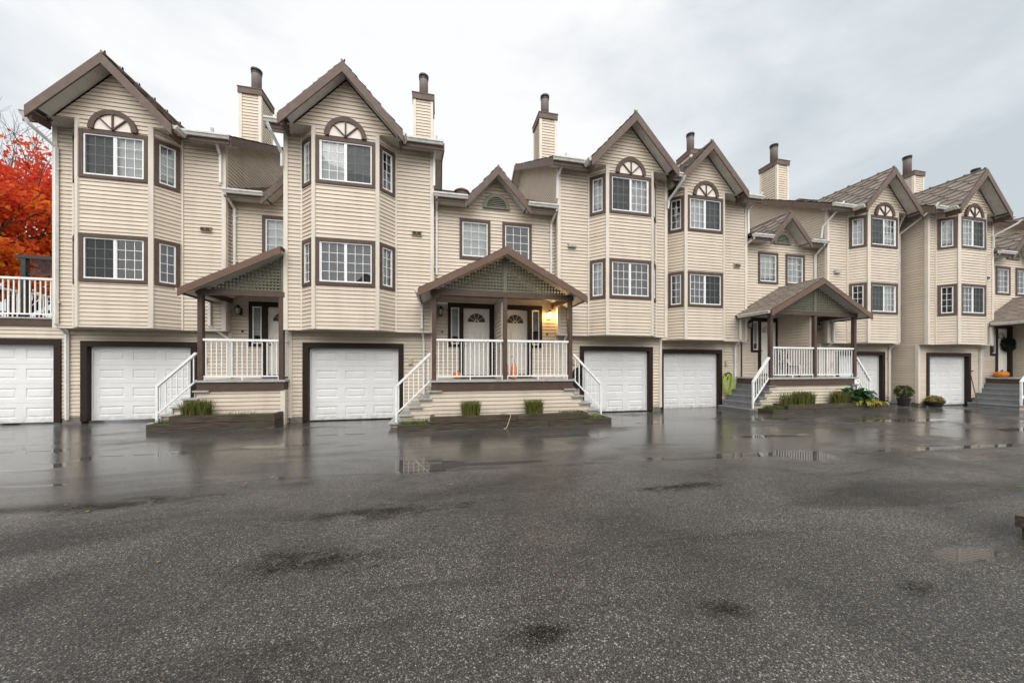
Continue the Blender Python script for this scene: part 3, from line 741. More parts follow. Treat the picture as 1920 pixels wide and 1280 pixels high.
    # rakes on the side walls
    for xs, s_, xw in ((x0, -1, XL), (x1, 1, XR)):
        for (ya, za_, yb, zb_) in ((e_y, e_z, U + 4.85, rz), (U + 10.06, e_z, U + 4.85, rz)):
            rk = MB(); rk.prism([(xs, ya, za_ - .02), (xs, yb, zb_ - .02), (xs, yb, zb_ - .26), (xs, ya, za_ - .26)], (.03 * s_, 0, 0)); rk.build('rake_board', 'barge', root)
            if abs(xs - xw) > .1: rs = MB(); soffit_strip(rs, (xs, ya, za_ - .20), (xs, yb, zb_ - .20), (xw - xs, 0, 0), .3); rs.build('rake_soffit', 'soffit', root)
    # ---- chimney
    ca, cb = sorted((X(3.20), X(3.82))); cy0 = U + 2.1; cy1 = cy0 + .8; zc = z(10.9)
    ch = MB(); zlo = z(8.9)
    siding(ch, (0, cy0), (1, 0), (0, -1), zlo, zc, ca, cb); siding(ch, (0, cy1), (1, 0), (0, 1), zlo, zc, ca, cb)
    siding(ch, (ca, cy0), (0, 1), (-1, 0), zlo, zc, 0, .8); siding(ch, (cb, cy0), (0, 1), (1, 0), zlo, zc, 0, .8)
    c = ch.build('chimney', 'siding', root)
    for xx, s1 in ((ca, 1), (cb, -1)):
        for yy, s2 in ((cy0, 1), (cy1, -1)): cc = MB(); cc.box(xx - .03 * s1, xx + .06 * s1, yy - .03 * s2, yy + .06 * s2, zlo, zc); cc.build('chimney_corner', 'cornerpost', c)
    cap = MB(); cap.box(ca - .06, cb + .06, cy0 - .06, cy1 + .06, zc, zc + .19); cap.box(ca - .075, cb + .075, cy0 - .075, cy1 + .075, zc + .19, zc + .22); cap.build('chimney_cap', 'barge', c)
    fx, fy2 = (ca + cb) / 2, U + 2.5
    MB().lathe([(.155, 0), (.155, .78), (.15, .84)], (fx, fy2, zc + .2), 20).build('flue', 'flue', c, True)
    fc = MB(); fc.lathe([(.165, 0), (.165, .05)], (fx, fy2, zc + 1.02), 20); fc.lathe([(.175, 0), (.175, .06), (.12, .075)], (fx, fy2, zc + 1.11), 20); fc.lathe([(.10, 0), (.10, .1)], (fx, fy2, zc + 1.03), 12)
    fc.build('flue_cap', 'black', c)
    # ---- small things on the wall
    small_vent(root, X(3.42), U - .014, z(5.4), vent)
    if meter:
        mx = X(3.22); b_ = MB(); b_.box(mx - .055, mx + .055, G - .07, G, z(1.62), z(1.80)); b_.build('meter_box', 'tan', root)
    return root

# ---------------------------------------------------------------- entrance sections
def lantern(root, x, y, zc, lit=False):
    b = MB(); b.lathe([(.05, -.09), (.05, .09)], (0, 0, 0), 12)
    b = MB(); b.box(x - .045, x + .045, y - .03, y, zc - .10, zc + .12)
    b.tube([(x, y - .03, zc + .08), (x, y - .09, zc + .17), (x, y - .15, zc + .14)], .012, 6)
    b.lathe([(.015, .19), (.035, .15), (.09, .10), (.095, .085)], (x, y - .15, zc), 8); b.lathe([(.05, -.11), (.065, -.09), (.055, -.08)], (x, y - .15, zc), 8)
    for k in range(4):
        a = R(45 + 90 * k); b.tube([(x + .058 * math.cos(a), y - .15 + .058 * math.sin(a), zc - .085), (x + .085 * math.cos(a), y - .15 + .085 * math.sin(a), zc + .09)], .006, 4)
    o = b.build('wall_lantern', 'brass' if lit else 'black', root)
    MB().lathe([(.042, -.08), (.07, .085)], (x, y - .15, zc), 8).build('lantern_glass', 'litglass' if lit else 'lampglass', o)
    if lit:
        l = bpy.data.lights.new('lantern_bulb', 'POINT'); l.energy = 9; l.color = (1, .62, .25); l.shadow_soft_size = .06
        lo = bpy.data.objects.new('lantern_bulb', l); COL.objects.link(lo); lo.parent = o; lo.location = Vector((x, y - .27, zc)) - BASE[root.name]
    return o

def front_door(root, x0, x1, y, z0, z1, knob_right):
    d = MB(); d.box(x0, x1, y, y + .04, z0, z1)
    for a, b, c, e in ((.14, .40, .12, .62), (.60, .86, .12, .62), (.14, .40, .72, 1.32), (.60, .86, .72, 1.32)):
        wv = x1 - x0; A_, B_ = x0 + a * wv, x0 + b * wv; c += z0; e += z0
        rings = [(0, 0), (.012, -.008), (.03, -.008), (.045, .0)]
        for (i0, o0), (i1, o1) in zip(rings, rings[1:]):
            P0 = [(A_ + i0, y - .001 + o0, c + i0), (B_ - i0, y - .001 + o0, c + i0), (B_ - i0, y - .001 + o0, e - i0), (A_ + i0, y - .001 + o0, e - i0)]
            P1 = [(A_ + i1, y - .001 + o1, c + i1), (B_ - i1, y - .001 + o1, c + i1), (B_ - i1, y - .001 + o1, e - i1), (A_ + i1, y - .001 + o1, e - i1)]
            for k in range(4): d.quad(P0[k], P0[(k + 1) % 4], P1[(k + 1) % 4], P1[k])
    o = d.build('front_door', 'cream', root)
    cx, zc, r = (x0 + x1) / 2, z0 + 1.62, .27
    n = 20; g = MB(); g.prism([(cx + r * math.cos(math.pi * i / n), y - .006, zc + r * math.sin(math.pi * i / n)) for i in range(n + 1)], (0, .004, 0)); 
    bk = MB(); bk.prism([(cx + r * math.cos(math.pi * i / n), y - .0015, zc + r * math.sin(math.pi * i / n)) for i in range(n + 1)], (0, -.002, 0)); bk.build('fanlight_shadow_box', 'room', o)
    g.build('fanlight', 'doorglass', o)
    f = MB()
    for i in range(n):
        a0, a1 = math.pi * i / n, math.pi * (i + 1) / n
        for ra, rb in ((r, r + .025), (.05, .075)):
            f.add([(cx + ra * math.cos(a0), y - .014, zc + ra * math.sin(a0)), (cx + rb * math.cos(a0), y - .014, zc + rb * math.sin(a0)), (cx + rb * math.cos(a1), y - .014, zc + rb * math.sin(a1)), (cx + ra * math.cos(a1), y - .014, zc + ra * math.sin(a1))], [(0, 1, 2, 3)])
    for a in (36, 72, 108, 144): f.bar((cx + .07 * math.cos(R(a)), y - .012, zc + .07 * math.sin(R(a))), (cx + r * math.cos(R(a)), y - .012, zc + r * math.sin(R(a))), .01, .014, (0, 1, 0))
    f.box(cx - r - .025, cx + r + .025, y - .014, y - .002, zc - .025, zc)
    f.build('fanlight_muntin', 'cream', o)
    kx = x1 - .07 if knob_right else x0 + .07
    k = MB(); k.lathe([(.0, 0), (.022, .01), (.03, .03), (.02, .05)], (kx, y - .05, z0 + .88), 10); k.tube([(kx, y - .001, z0 + .905), (kx, y - .05, z0 + .905)], .012, 8); k.tube([(kx, y - .001, z0 + 1.05), (kx, y - .02, z0 + 1.05)], .028, 10)
    k.build('door_knob', 'brass', o, True)
    return o

def entrance(XL, XR, cx, Mw, dz, label, half=False, doors=(True, True), lit=None, blinds=('full', 'drapes'), lamps=(True, True), ridge=4.6):
    z = lambda v: v + dz
    root = thing('entrance_wing', (cx, Mw, dz), label, 'house entrance', 'recessed entrance wings between the towers')
    holes = []
    zt = z(6.42)
    for k, s_ in enumerate((-1, 1)):
        if half and s_ == 1: continue
        a, b = sorted((cx + s_ * .19, cx + s_ * 1.14))
        window(root, (0, Mw), (1, 0), (0, -1), a, b, z(4.85), z(6.09), 'fixed', 3, 4, blinds[k]); holes.append(hole_of(a, b, z(4.85), z(6.09)))
    yd = Mw + .06
    for k, s_ in enumerate((-1, 1)):
        if not doors[k]: continue
        xi, xo = cx + s_ * .21, cx + s_ * 1.02
        x0, x1 = sorted((xi, xo))
        front_door(root, x0, x1, yd, z(1.31), z(3.35), s_ == 1)
        fr = MB()
        def fb(a, b, za, zb): fr.box(cx + s_ * a, cx + s_ * b, Mw - .04, yd + .05, za, zb)
        fb(.05, .21, z(1.22), z(3.35)); fb(1.02, 1.15, z(1.22), z(3.35)); fb(.05, 1.49, z(3.35), z(3.49))
        fb(1.40, 1.49, z(2.15), z(3.35)); fb(1.15, 1.40, z(2.15), z(2.24))
        fr.box(cx + s_ * .21, cx + s_ * 1.02, Mw - .05, yd + .05, z(1.22), z(1.30))
        o = fr.build('door_frame', 'darkbrown', root)
        s2 = MB(); a, b = sorted((cx + s_ * 1.15, cx + s_ * 1.40)); za, zb = z(2.24), z(3.35)
        s2.box(a, b, Mw - .02, Mw + .03, za, za + .035); s2.box(a, b, Mw - .02, Mw + .03, zb - .035, zb); s2.box(a, a + .035, Mw - .02, Mw + .03, za + .035, zb - .035); s2.box(b - .035, b, Mw - .02, Mw + .03, za + .035, zb - .035)
        sd = s2.build('sidelight', 'vinylframe', root)
        MB().quad((a + .03, Mw + .005, za + .03), (b - .03, Mw + .005, za + .03), (b - .03, Mw + .005, zb - .03), (a + .03, Mw + .005, zb - .03)).build('pane', 'glass', sd)
        bl = MB(); zz = zb - .05; zstop = za + (.25 if k == 0 else .45)
        while zz > zstop: bl.quad((a + .03, Mw + .04, zz - .018), (b - .03, Mw + .04, zz - .018), (b - .03, Mw + .05, zz + .02), (a + .03, Mw + .05, zz + .02)); zz -= .042
        bl.build('blind', 'blind', sd)
        rc = MB(); rc.box(a, b, Mw + .35, Mw + .37, za, zb); rc.box(a - .01, a, Mw + .03, Mw + .37, za, zb); rc.box(b, b + .01, Mw + .03, Mw + .37, za, zb); rc.box(a, b, Mw + .03, Mw + .37, zb, zb + .01); rc.box(a, b, Mw + .03, Mw + .37, za - .01, za)
        rc.build('room_recess', 'room', sd)
        a, b = sorted((cx + s_ * .06, cx + s_ * 1.14)); holes.append((a, b, z(1.23), z(3.48)))
        a, b = sorted((cx + s_ * 1.14, cx + s_ * 1.48)); holes.append((a, b, z(2.16), z(3.48)))
        db = MB(); db.box(cx + s_ * 1.66 - .02, cx + s_ * 1.66 + .02, Mw - .045, Mw, z(2.57), z(2.63)); db.build('door_bell', 'black', root)
        if lamps[k]: lantern(root, cx + s_ * 1.70, Mw - .02, z(3.17), lit == k)
    w_ = MB(); siding(w_, (0, Mw), (1, 0), (0, -1), z(.1), zt, XL, XR, holes)
    ap = z(7.40)
    siding(w_, (0, Mw), (1, 0), (0, -1), zt + .003, ap - .01, 0, 0, (), lambda v: cx - (ap - v) / 1.1, (lambda v: cx) if half else (lambda v: cx + (ap - v) / 1.1))
    w_.build('wall', 'siding', root)
    # half-round attic vent
    if not half: half_round(root, cx, Mw - .02, z(6.50), .42, .31, 'attic_vent', 'olive', 'dark', False, True)
    # roof
    e_y, e_z = Mw - .38, z(6.58); rl = math.hypot(1, SL); run = ridge
    gl = .97; rf = MB(); ss = Mw + .30 - e_y
    shingles(rf, (XL + .02, e_y, e_z), (1, 0, 0), (0, 1, SL), cx - gl + .06 - XL - .02, run * rl)
    if not half:
        shingles(rf, (cx + gl - .06, e_y, e_z), (1, 0, 0), (0, 1, SL), XR - .02 - cx - gl + .06, run * rl)
        shingles(rf, (cx - gl + .06, e_y + ss, e_z + ss * SL), (1, 0, 0), (0, 1, SL), 2 * gl - .12, (run - ss) * rl)
    rz = e_z + run * SL; rf.quad((XL, e_y + run, rz), (XR, e_y + run, rz), (XR, e_y + 2 * run, e_z), (XL, e_y + 2 * run, e_z))
    gl, gz, gp = .97, z(7.60), 1.1; gy0, gy1 = Mw - .40, Mw + 1.9
    L = math.hypot(gl, gl * gp)
    shingles(rf, (cx - gl, gy0, gz - gl * gp), (0, 1, 0), (1, 0, gp), gy1 - gy0, L)
    if not half:
        shingles(rf, (cx + gl, gy0, gz - gl * gp), (0, 1, 0), (-1, 0, gp), gy1 - gy0, L); rf.tube([(cx, gy0, gz + .012), (cx, gy1, gz + .012)], .03, 6)
    o = rf.build('roof', 'shingle', root); weld_islands(o)
    for a, b in ((XL + .02, cx - gl + .05), (cx + gl - .05, XR - .02)):
        if a < cx or not half:
            sh = MB(); sh.prism([(a, e_y + .02, e_z - .02), (a, e_y + run, rz - .02), (a, e_y + run, rz - .07), (a, e_y + .02, e_z - .07)], (b - a, 0, 0)); sh.build('roof_deck', 'brown', o)
    bh = .26; fy = gy0 - .035; gi = gl + .03
    for s_ in ((-1,) if half else (-1, 1)):
        bb = MB(); bb.prism([(cx, fy, gz - .015), (cx + s_ * gi, fy, gz - .015 - gi * gp), (cx + s_ * gi, fy, gz - .015 - gi * gp - bh), (cx, fy, gz - .015 - bh)], (0, .035, 0)); bb.build('bargeboard', 'barge', root)
    zo = .19
    for s_ in ((-1,) if half else (-1, 1)):
        so = MB(); soffit_strip(so, (cx, gy0 + .01, gz - zo), (cx + s_ * (gl - .1), gy0 + .01, gz - zo - (gl - .1) * gp), (0, Mw - .02 - gy0, 0), .25); so.build('soffit', 'soffit', root)
    sides = [(XL + .03, cx - gl + .05)] + ([] if half else [(cx + gl - .05, XR - .03)])
    for a, b in sides:
        if b - a < .1: continue
        so = MB(); soffit_strip(so, (a, e_y, zt), (b, e_y, zt), (0, .40, 0), .3); so.build('soffit', 'soffit', root)
        fa = MB(); fa.box(a, b, e_y - .03, e_y, zt - .05, e_z - .012); fa.build('fascia', 'brown', root)
        gt = MB(); gutter(gt, (a, e_y - .031, e_z), (b, e_y - .031, e_z), (0, -1)); gt.build('gutter', 'gutter', root)
    return root

# ---------------------------------------------------------------- porches
BAL = MB()
def railing(root, p, q, htop, hbot, n, name='railing', post=False):
    """p,q = deck points; balusters between bottom and top rail"""
    p, q = Vector(p), Vector(q); d = q - p; up = Vector((0, 0, 1))
    t = MB(); t.bar(p + up * htop, q + up * htop, .075, .055); o = t.build(name, 'white', root)
    MB().bar(p + up * hbot, q + up * hbot, .03, .035).build('bottom_rail', 'white', o)
    L = htop - hbot - .03
    me = None
    for i in range(n):
        f = (i + .5) / n; c = p + d * f
        if me is None:
            b = MB(); b.box(-.011, .011, -.011, .011, 0, L); bo = b.build('baluster', 'white', o); me = bo.data
            me.transform(__import__('mathutils').Matrix.Translation(BASE[o.name]))
        else:
            bo = bpy.data.objects.new('baluster', me); COL.objects.link(bo); bo.parent = o; BASE[bo.name] = BASE[o.name]
        bo.location = c + up * (hbot + .015) - BASE[o.name]
    return o

def porch(cx, F, Mw, dz, label, half=False, stairs=(True, True), divider=True, step_mat='steplite', Xl=None, Xr=None, roofback=None, plate=False, RUN=.24):
    z = lambda v: v + dz
    Xl = cx - 1.92 if Xl is None else Xl; Xr = (cx + 1.92) if Xr is None else Xr
    root = thing('porch', ((Xl + Xr) / 2, F, dz), label, 'porch', 'covered entrance porches')
    dk = MB(); dk.box(Xl - .05, Xr + .05, F - .09, Mw - .03, z(1.15), z(1.20)); dk.build('deck', 'deck', root)
    rb = MB(); rb.box(Xl - .01, Xr + .01, F - .055, F - .01, z(.93), z(1.147)); rb.box(Xl - .011, Xl + .03, F - .01, Mw - .05, z(.93), z(1.147)); rb.box(Xr - .03, Xr + .011, F - .01, Mw - .05, z(.93), z(1.147)); rb.build('rim_board', 'brown', root)
    sk = MB(); siding(sk, (0, F), (1, 0), (0, -1), z(-.05), z(.93), Xl, Xr)
    if half: siding(sk, (Xr, F), (0, 1), (1, 0), z(-.05), z(.93), 0, Mw - F - .3)
    for s_, on in ((-1, stairs[0]), (1, stairs[1])):
        if not on: continue
        e = (Xl if s_ < 0 else Xr) - s_ * .17
        for k in range(1, 6):
            za, zb = z(1.14 - .2 * (k + 1)) if k < 5 else z(-.1), z(1.14 - .2 * k - .045)
            a, b = sorted((e + s_ * .17, e + s_ * RUN * k)); siding(sk, (0, F), (1, 0), (0, -1), za, zb, a, b)
            a, b = sorted((e + s_ * .17, e + s_ * (RUN * (k - 1) - .03)))
            if s_ * (b - a) and RUN * (k - 1) > .24: siding(sk, (0, F), (1, 0), (0, -1), zb, z(1.14 - .2 * k), a, b)
    sk.build('skirt', 'siding', root)
    if half:
        c_ = MB(); c_.box(Xr - .08, Xr + .03, F - .032, F + .07, z(-.05), z(.93)); c_.build('skirt_corner', 'cornerpost', root)
    for s_, on in ((-1, stairs[0]), (1, stairs[1])):
        if not on: continue
        e = (Xl if s_ < 0 else Xr) - s_ * .17
        tr, rs = MB(), MB(); y0, y1 = F - .07, Mw - .05
        for k in range(1, 6):
            zz = z(1.14 - .2 * k); ye = y1
            tr.box(e + s_ * (RUN * (k - 1) - .09) , e + s_ * (RUN * k + .03), y0, ye, zz - .042, zz)
            rs.box(e + s_ * (RUN * (k - 1) - .028), e + s_ * (RUN * (k - 1) - .003), F - .04, ye, zz + .002, zz + .156)
        rs.box(e + s_ * (RUN * 5 - .028), e + s_ * (RUN * 5 - .003), F - .04, y1, z(-.08), z(.096))
        t_ = tr.build('stairs', step_mat, root); rs.build('stair_riser', step_mat, t_)
        # stair railing on the outer edge
        pa, pb = Vector((e + s_ * .20, F - .02, z(1.2))), Vector((e + s_ * (RUN * 5 - .16), F - .02, z(.36)))
        railing(root, pa, pb, .70, .0, 7, 'stair_railing')
        nw = MB(); nw.box(pb.x - .025, pb.x + .025, F - .045, F + .005, z(.15), z(1.08)); nw.build('newel_post', 'white', root)
    # posts and beam
    xs = [Xl + .06] + ([Xr - .06] if half else [cx, Xr - .06])
    for x in xs:
        p_ = MB(); p_.box(x - .055, x + .055, F - .05, F + .06, z(1.2), z(3.42)); p_.build('post', 'brown', root)
    for q in [(Xl - .03, Xr + .03, F - .06, F + .07, z(3.41), z(3.55)), (Xl + .005, Xl + .115, F + .07, Mw - .03, z(3.42), z(3.549))] + ([] if half else [(Xr - .115, Xr - .005, F + .07, Mw - .03, z(3.42), z(3.549))]):
        bm = MB(); bm.box(*q); bm.build('beam', 'brown', root)
    # railings
    segs = [(xs[i] + .055, xs[i + 1] - .055) for i in range(len(xs) - 1)]
    for a, b in segs:
        o = railing(root, (a, F, z(1.2)), (b, F, z(1.2)), 1.05, .10, int(round((b - a) / .118)))
        for fx in (a + .02, (a + b) / 2, b - .02): ft = MB(); ft.box(fx - .012, fx + .012, F - .012, F + .012, z(1.2), z(1.3)); ft.build('railing_foot', 'white', o)
    if half:
        railing(root, (Xr + .0, F + .06, z(1.2)), (Xr + .0, Mw - 1.1, z(1.2)), 1.05, .10, 3)
    # divider wall between the two doors
    if divider:
        dv = MB()
        for s_ in (-1, 1): siding(dv, (cx + s_ * .05, F + .06), (0, 1), (s_, 0), z(1.2), z(3.55), 0, Mw - F - .1)
        dv.build('divider_wall', 'siding', root)
        c_ = MB(); c_.box(cx - .075, cx + .075, F + .062, F + .11, z(1.2), z(3.55)); c_.build('divider_trim', 'cornerpost', root)
    # roof
    sl = .53; hw = 2.24; gz = z(4.70); y0 = F - .30; y1 = roofback or Mw - .02; L = math.hypot(hw, hw * sl)
    rf = MB(); shingles(rf, (cx - hw, y0, gz - hw * sl), (0, 1, 0), (1, 0, sl), y1 - y0, L, .15, .33, .012)
    if not half:
        shingles(rf, (cx + hw, y0, gz - hw * sl), (0, 1, 0), (-1, 0, sl), y1 - y0, L, .15, .33, .012); rf.tube([(cx, y0, gz + .008), (cx, y1, gz + .008)], .03, 6)
    o = rf.build('roof', 'shingle', root); weld_islands(o)
    sd = [-1] if half else [-1, 1]
    bh = .19
    for s_ in sd:
        h2 = hw + .02
        m_ = MB(); m_.prism([(cx, y0 - .036, gz - .012), (cx + s_ * h2, y0 - .036, gz - .012 - h2 * sl), (cx + s_ * h2, y0 - .036, gz - .012 - h2 * sl - bh), (cx, y0 - .036, gz - .012 - bh)], (0, .036, 0)); m_.build('bargeboard', 'porchbarge', root)
        m_ = MB(); soffit_strip(m_, (cx, y0, gz - .13), (cx + s_ * (hw - .02), y0, gz - .13 - (hw - .02) * sl), (0, y1 - y0 - .02, 0), .3); m_.build('soffit', 'soffit', root)
        m_ = MB(); m_.prism([(cx, y0 + .01, gz - .02), (cx + s_ * (hw - .01), y0 + .01, gz - .02 - (hw - .01) * sl), (cx + s_ * (hw - .01), y0 + .01, gz - .06 - (hw - .01) * sl), (cx, y0 + .01, gz - .06)], (0, y1 - y0 - .02, 0)); m_.build('roof_deck', 'brown', o)
        m_ = MB(); m_.box(cx + s_ * (hw - .02), cx + s_ * hw, y0 + .002, y1 - .3, gz - hw * sl - .16, gz - hw * sl - .02); m_.build('fascia', 'brown', root)
        m_ = MB(); gutter(m_, (cx + s_ * (hw + .002), y0 + .04, gz - hw * sl - .005), (cx + s_ * (hw + .002), y1 - .35, gz - hw * sl - .005), (s_, 0)); m_.build('gutter', 'gutter', root)
    # lattice gable
    lt = MB(); zb = z(3.55); top = gz - .19
    hwl = (top - zb) / sl; k = 0
    x_lo, x_hi = cx - hwl, cx if half else cx + hwl
    zz = zb + .02
    while zz < top - .05:
        w2 = (top - zz - .02) / sl
        lt.box(cx - w2, (cx if half else cx + w2), F - .012, F - .002, zz, zz + .038); zz += .085
    x = x_lo + .05
    while x < x_hi - .02:
        zt_ = top - abs(x - cx) * sl
        if zt_ > zb + .04: lt.box(x - .017, x + .017, F - .0005, F + .009, zb, zt_)
        x += .085
    l = lt.build('lattice', 'lattice', root)
    xc_ = cx - .05 if half else cx
    cp = MB(); cp.box(xc_ - .05, xc_ + .05, F - .03, F - .0125, zb, top - .02); cp.build('lattice_mullion', 'lattice', l)
    if plate:
        p_ = MB(); p_.box(Xr - .13, Xr + .10, F - .072, F - .056, z(.95), z(1.14)); pl = p_.build('number_plate', 'white', root)
        q = MB()
        for a, b, c, e in ((.0, .035, .03, .05), (.0, .012, .03, .09), (.023, .035, .03, .09), (.0, .035, .07, .09), (.05, .085, .03, .05), (.05, .062, .03, .09), (.073, .085, .03, .09), (.05, .085, .07, .09)):
            pass
        q.box(Xr - .01, Xr + .02, F - .0745, F - .072, z(1.03), z(1.06)); q.box(Xr + .03, Xr + .06, F - .0745, F - .072, z(1.03), z(1.06)); q.build('plate_marking', 'black', pl)
    return root

# ================================================================ THE PLACE
# ---- ground: one sheet, falling very slightly towards the right
def zg(x):
    pts = [(-400, 0), (8, 0), (17, -.05), (21, -.12), (26, -.2), (40, -.3), (400, -.3)]
    for (a, za), (b, zb) in zip(pts, pts[1:]):
        if x <= b: return za + (zb - za) * (x - a) / (b - a)
    return -.3
gm = MB(); gx = [-400, -60, -20, -8, 0, 8, 12, 17, 21, 26, 40, 80, 400]; gy = [-400, -40, -10, 0, 5, 10, 15, 30, 80, 400]
gm.v = [(x, y, zg(x)) for y in gy for x in gx]; nx = len(gx)
gm.f = [(j * nx + i, j * nx + i + 1, (j + 1) * nx + i + 1, (j + 1) * nx + i) for j in range(len(gy) - 1) for i in range(nx - 1)]
o = gm.build('asphalt_court', 'asphalt'); tag(o, 'wet dark asphalt court in front of the row of townhouses', 'ground', None, 'structure')

# ---- the row of townhouses, left to right
# wins: (lower storey, upper storey) = (front blind, left cant, right cant, insect screen side)
u1 = townhouse(-9.85, 10.8, False, .03, 'leftmost townhouse tower, beside the red maple and the roof-deck garage',
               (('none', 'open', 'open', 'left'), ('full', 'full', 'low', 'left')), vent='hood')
u2 = townhouse(-4.03, 9.75, False, 0, 'townhouse tower with two flank bay windows, left of the double-door porch',
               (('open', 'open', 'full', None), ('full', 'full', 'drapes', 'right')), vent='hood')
u3 = townhouse(3.70, 9.70, True, 0, 'townhouse tower right of the double-door porch with the lit lantern',
               (('none', 'full', 'open', None), ('curtain', 'low', 'full', 'left')), ovr=.28, vent='box')
u4 = townhouse(7.62, 10.3, False, -.04, 'set-back townhouse tower with the lime hose hanging right of its garage door',
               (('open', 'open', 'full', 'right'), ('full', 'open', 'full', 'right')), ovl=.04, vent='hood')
u6 = townhouse(15.18, 10.1, True, -.05, 'townhouse tower behind the hosta plant, right of the porch with the cream-draped chair',
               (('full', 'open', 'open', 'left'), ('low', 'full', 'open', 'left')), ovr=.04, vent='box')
u7 = townhouse(19.3, 9.35, False, -.10, 'townhouse tower standing forward of its neighbour, with two potted plants at its left corner',
               (('none', 'open', 'open', 'right'), ('curtain', 'low', 'full', 'right')), vent='hood', door=(.60, 2.94), meter=False)
u8 = townhouse(27.3, 9.3, True, -.15, 'rightmost townhouse tower, mostly out of view beyond the wreath door',
               (('open', 'open', 'open', None), ('full', 'full', 'full', None)), vent='box')

e1 = entrance(-5.98, -4.0, -4.02, 11.53, .0, 'half-width entrance wing with a black lantern, left of the two-flank bay tower', half=True, doors=(True, False), blinds=('full', 'full'))
e2 = entrance(-.16, 3.69, 1.77, 10.46, 0, 'entrance wing with two cream doors and one glowing lantern, in the middle of the photo', lit=1, blinds=('full', 'none'))
e3 = entrance(11.50, 15.2, 13.38, 10.93, -.04, 'entrance wing behind the porch with the cream-draped chair', blinds=('low', 'curtain'))
e4 = entrance(23.16, 27.3, 25.15, 10.08, -.12, 'entrance wing with a wreath on its door at the right edge', blinds=('drapes', 'none'))
# roof vent on the middle entrance wing
rv = MB(); rv.lathe([(.22, 0), (.22, .16), (.25, .17), (.25, .21), (.14, .28), (.03, .30)], (.75, 11.2, 7.06), 18); rv.box(.5, 1.0, 10.98, 11.42, 6.98, 7.08)
rv.build('roof_vent', 'barge', e2)
MB().tube([(1.2, 11.3, 7.0), (1.2, 11.3, 7.32)], .035, 8).build('vent_stack', 'black', e2)

# downpipes (world points)
pipe(u1, [(-10.02, 10.72, 7.78), (-9.98, 10.80, 7.62), (-9.77, 11.19, 7.28), (-9.77, 11.19, 2.68), (-9.78, 11.46, 2.42), (-9.79, 11.475, .12)])
pipe(u1, [(-6.03, 10.76, 8.06), (-6.04, 10.82, 7.92), (-6.06, 11.18, 7.56), (-6.06, 11.18, 6.78)])
pipe(u1, [(-6.33, 11.19, 3.55), (-6.33, 11.19, 2.72), (-6.10, 11.42, 2.46), (-5.97, 11.475, 2.34), (-5.97, 11.475, 1.22)])
pipe(e1, [(-5.90, 11.05, 6.56), (-5.90, 11.10, 6.45), (-5.86, 11.475, 6.18), (-5.86, 11.475, 4.45)])
pipe(u2, [(-4.25, 9.70, 7.75), (-4.2, 9.78, 7.6), (-4.08, 10.14, 7.25), (-4.08, 10.14, 6.9)])
pipe(u2, [(-.05, 9.76, 8.04), (-.06, 9.82, 7.90), (-.12, 10.145, 7.62), (-.12, 10.145, 6.82)])
pipe(u2, [(-.47, 10.145, 3.5), (-.47, 10.145, 2.66), (-.44, 10.40, 2.42), (-.43, 10.425, 2.3), (-.43, 10.425, .22)])
pipe(e2, [(-.05, 9.98, 6.56), (-.05, 10.05, 6.45), (-.05, 10.405, 6.2), (-.05, 10.405, 4.3)])
pipe(e2, [(3.62, 9.98, 6.56), (3.61, 10.06, 6.42), (3.55, 10.405, 6.14), (3.55, 10.405, 4.3)])
pipe(u3, [(3.80, 9.72, 8.04), (3.78, 9.8, 7.88), (3.66, 10.09, 7.52), (3.64, 10.095, 6.82)])
pipe(u3, [(4.02, 10.095, 3.5), (4.02, 10.095, 2.66), (3.98, 10.34, 2.42), (3.97, 10.375, 2.3), (3.97, 10.375, .22)])
pipe(u3, [(7.72, 9.42, 7.68), (7.72, 9.5, 7.56), (7.60, 10.05, 7.16), (7.60, 10.09, 6.9)])
pipe(u4, [(11.72, 10.28, 8.0), (11.70, 10.34, 7.84), (11.52, 10.69, 7.50), (11.54, 10.69, 6.6)])
pipe(u4, [(11.12, 10.695, 3.42), (11.18, 10.695, 3.30), (11.18, 10.695, 2.58), (11.22, 10.93, 2.36), (11.22, 10.975, 2.26), (11.22, 10.975, .14)])
pipe(u6, [(15.42, 10.12, 7.98), (15.38, 10.2, 7.82), (15.12, 10.66, 7.16), (15.11, 10.70, 6.72)])
pipe(e3, [(15.0, 10.46, 6.5), (14.99, 10.54, 6.36), (15.02, 10.87, 6.06), (15.02, 10.87, 4.2)])
pipe(e3, [(11.6, 10.46, 6.5), (11.6, 10.54, 6.36), (11.55, 10.87, 6.2)])
pipe(u6, [(15.42, 10.495, 3.4), (15.42, 10.495, 2.55), (15.50, 10.74, 2.34), (15.50, 10.775, 2.26), (15.50, 10.775, .14)])
pipe(u7, [(19.05, 9.36, 7.94), (19.03, 9.42, 7.82), (18.99, 10.48, 7.10), (18.99, 10.485, 2.58), (18.94, 10.74, 2.32), (18.94, 10.775, 2.2), (18.94, 10.775, .02)])
pipe(u6, [(18.75, 10.12, 7.9), (18.8, 10.3, 7.6), (18.88, 10.48, 7.3)])
pipe(u7, [(23.32, 9.1, 7.55), (23.3, 9.2, 7.44), (23.12, 9.74, 7.1), (23.12, 9.745, 6.6)])
pipe(u7, [(22.95, 9.745, 3.38), (22.95, 9.745, 2.5), (22.95, 10.0, 2.28), (22.95, 10.03, 2.18), (22.95, 10.03, .1)])
pipe(e4, [(23.3, 9.62, 6.44), (23.3, 9.68, 6.32), (23.24, 10.02, 6.1), (23.24, 10.02, 4.2)])

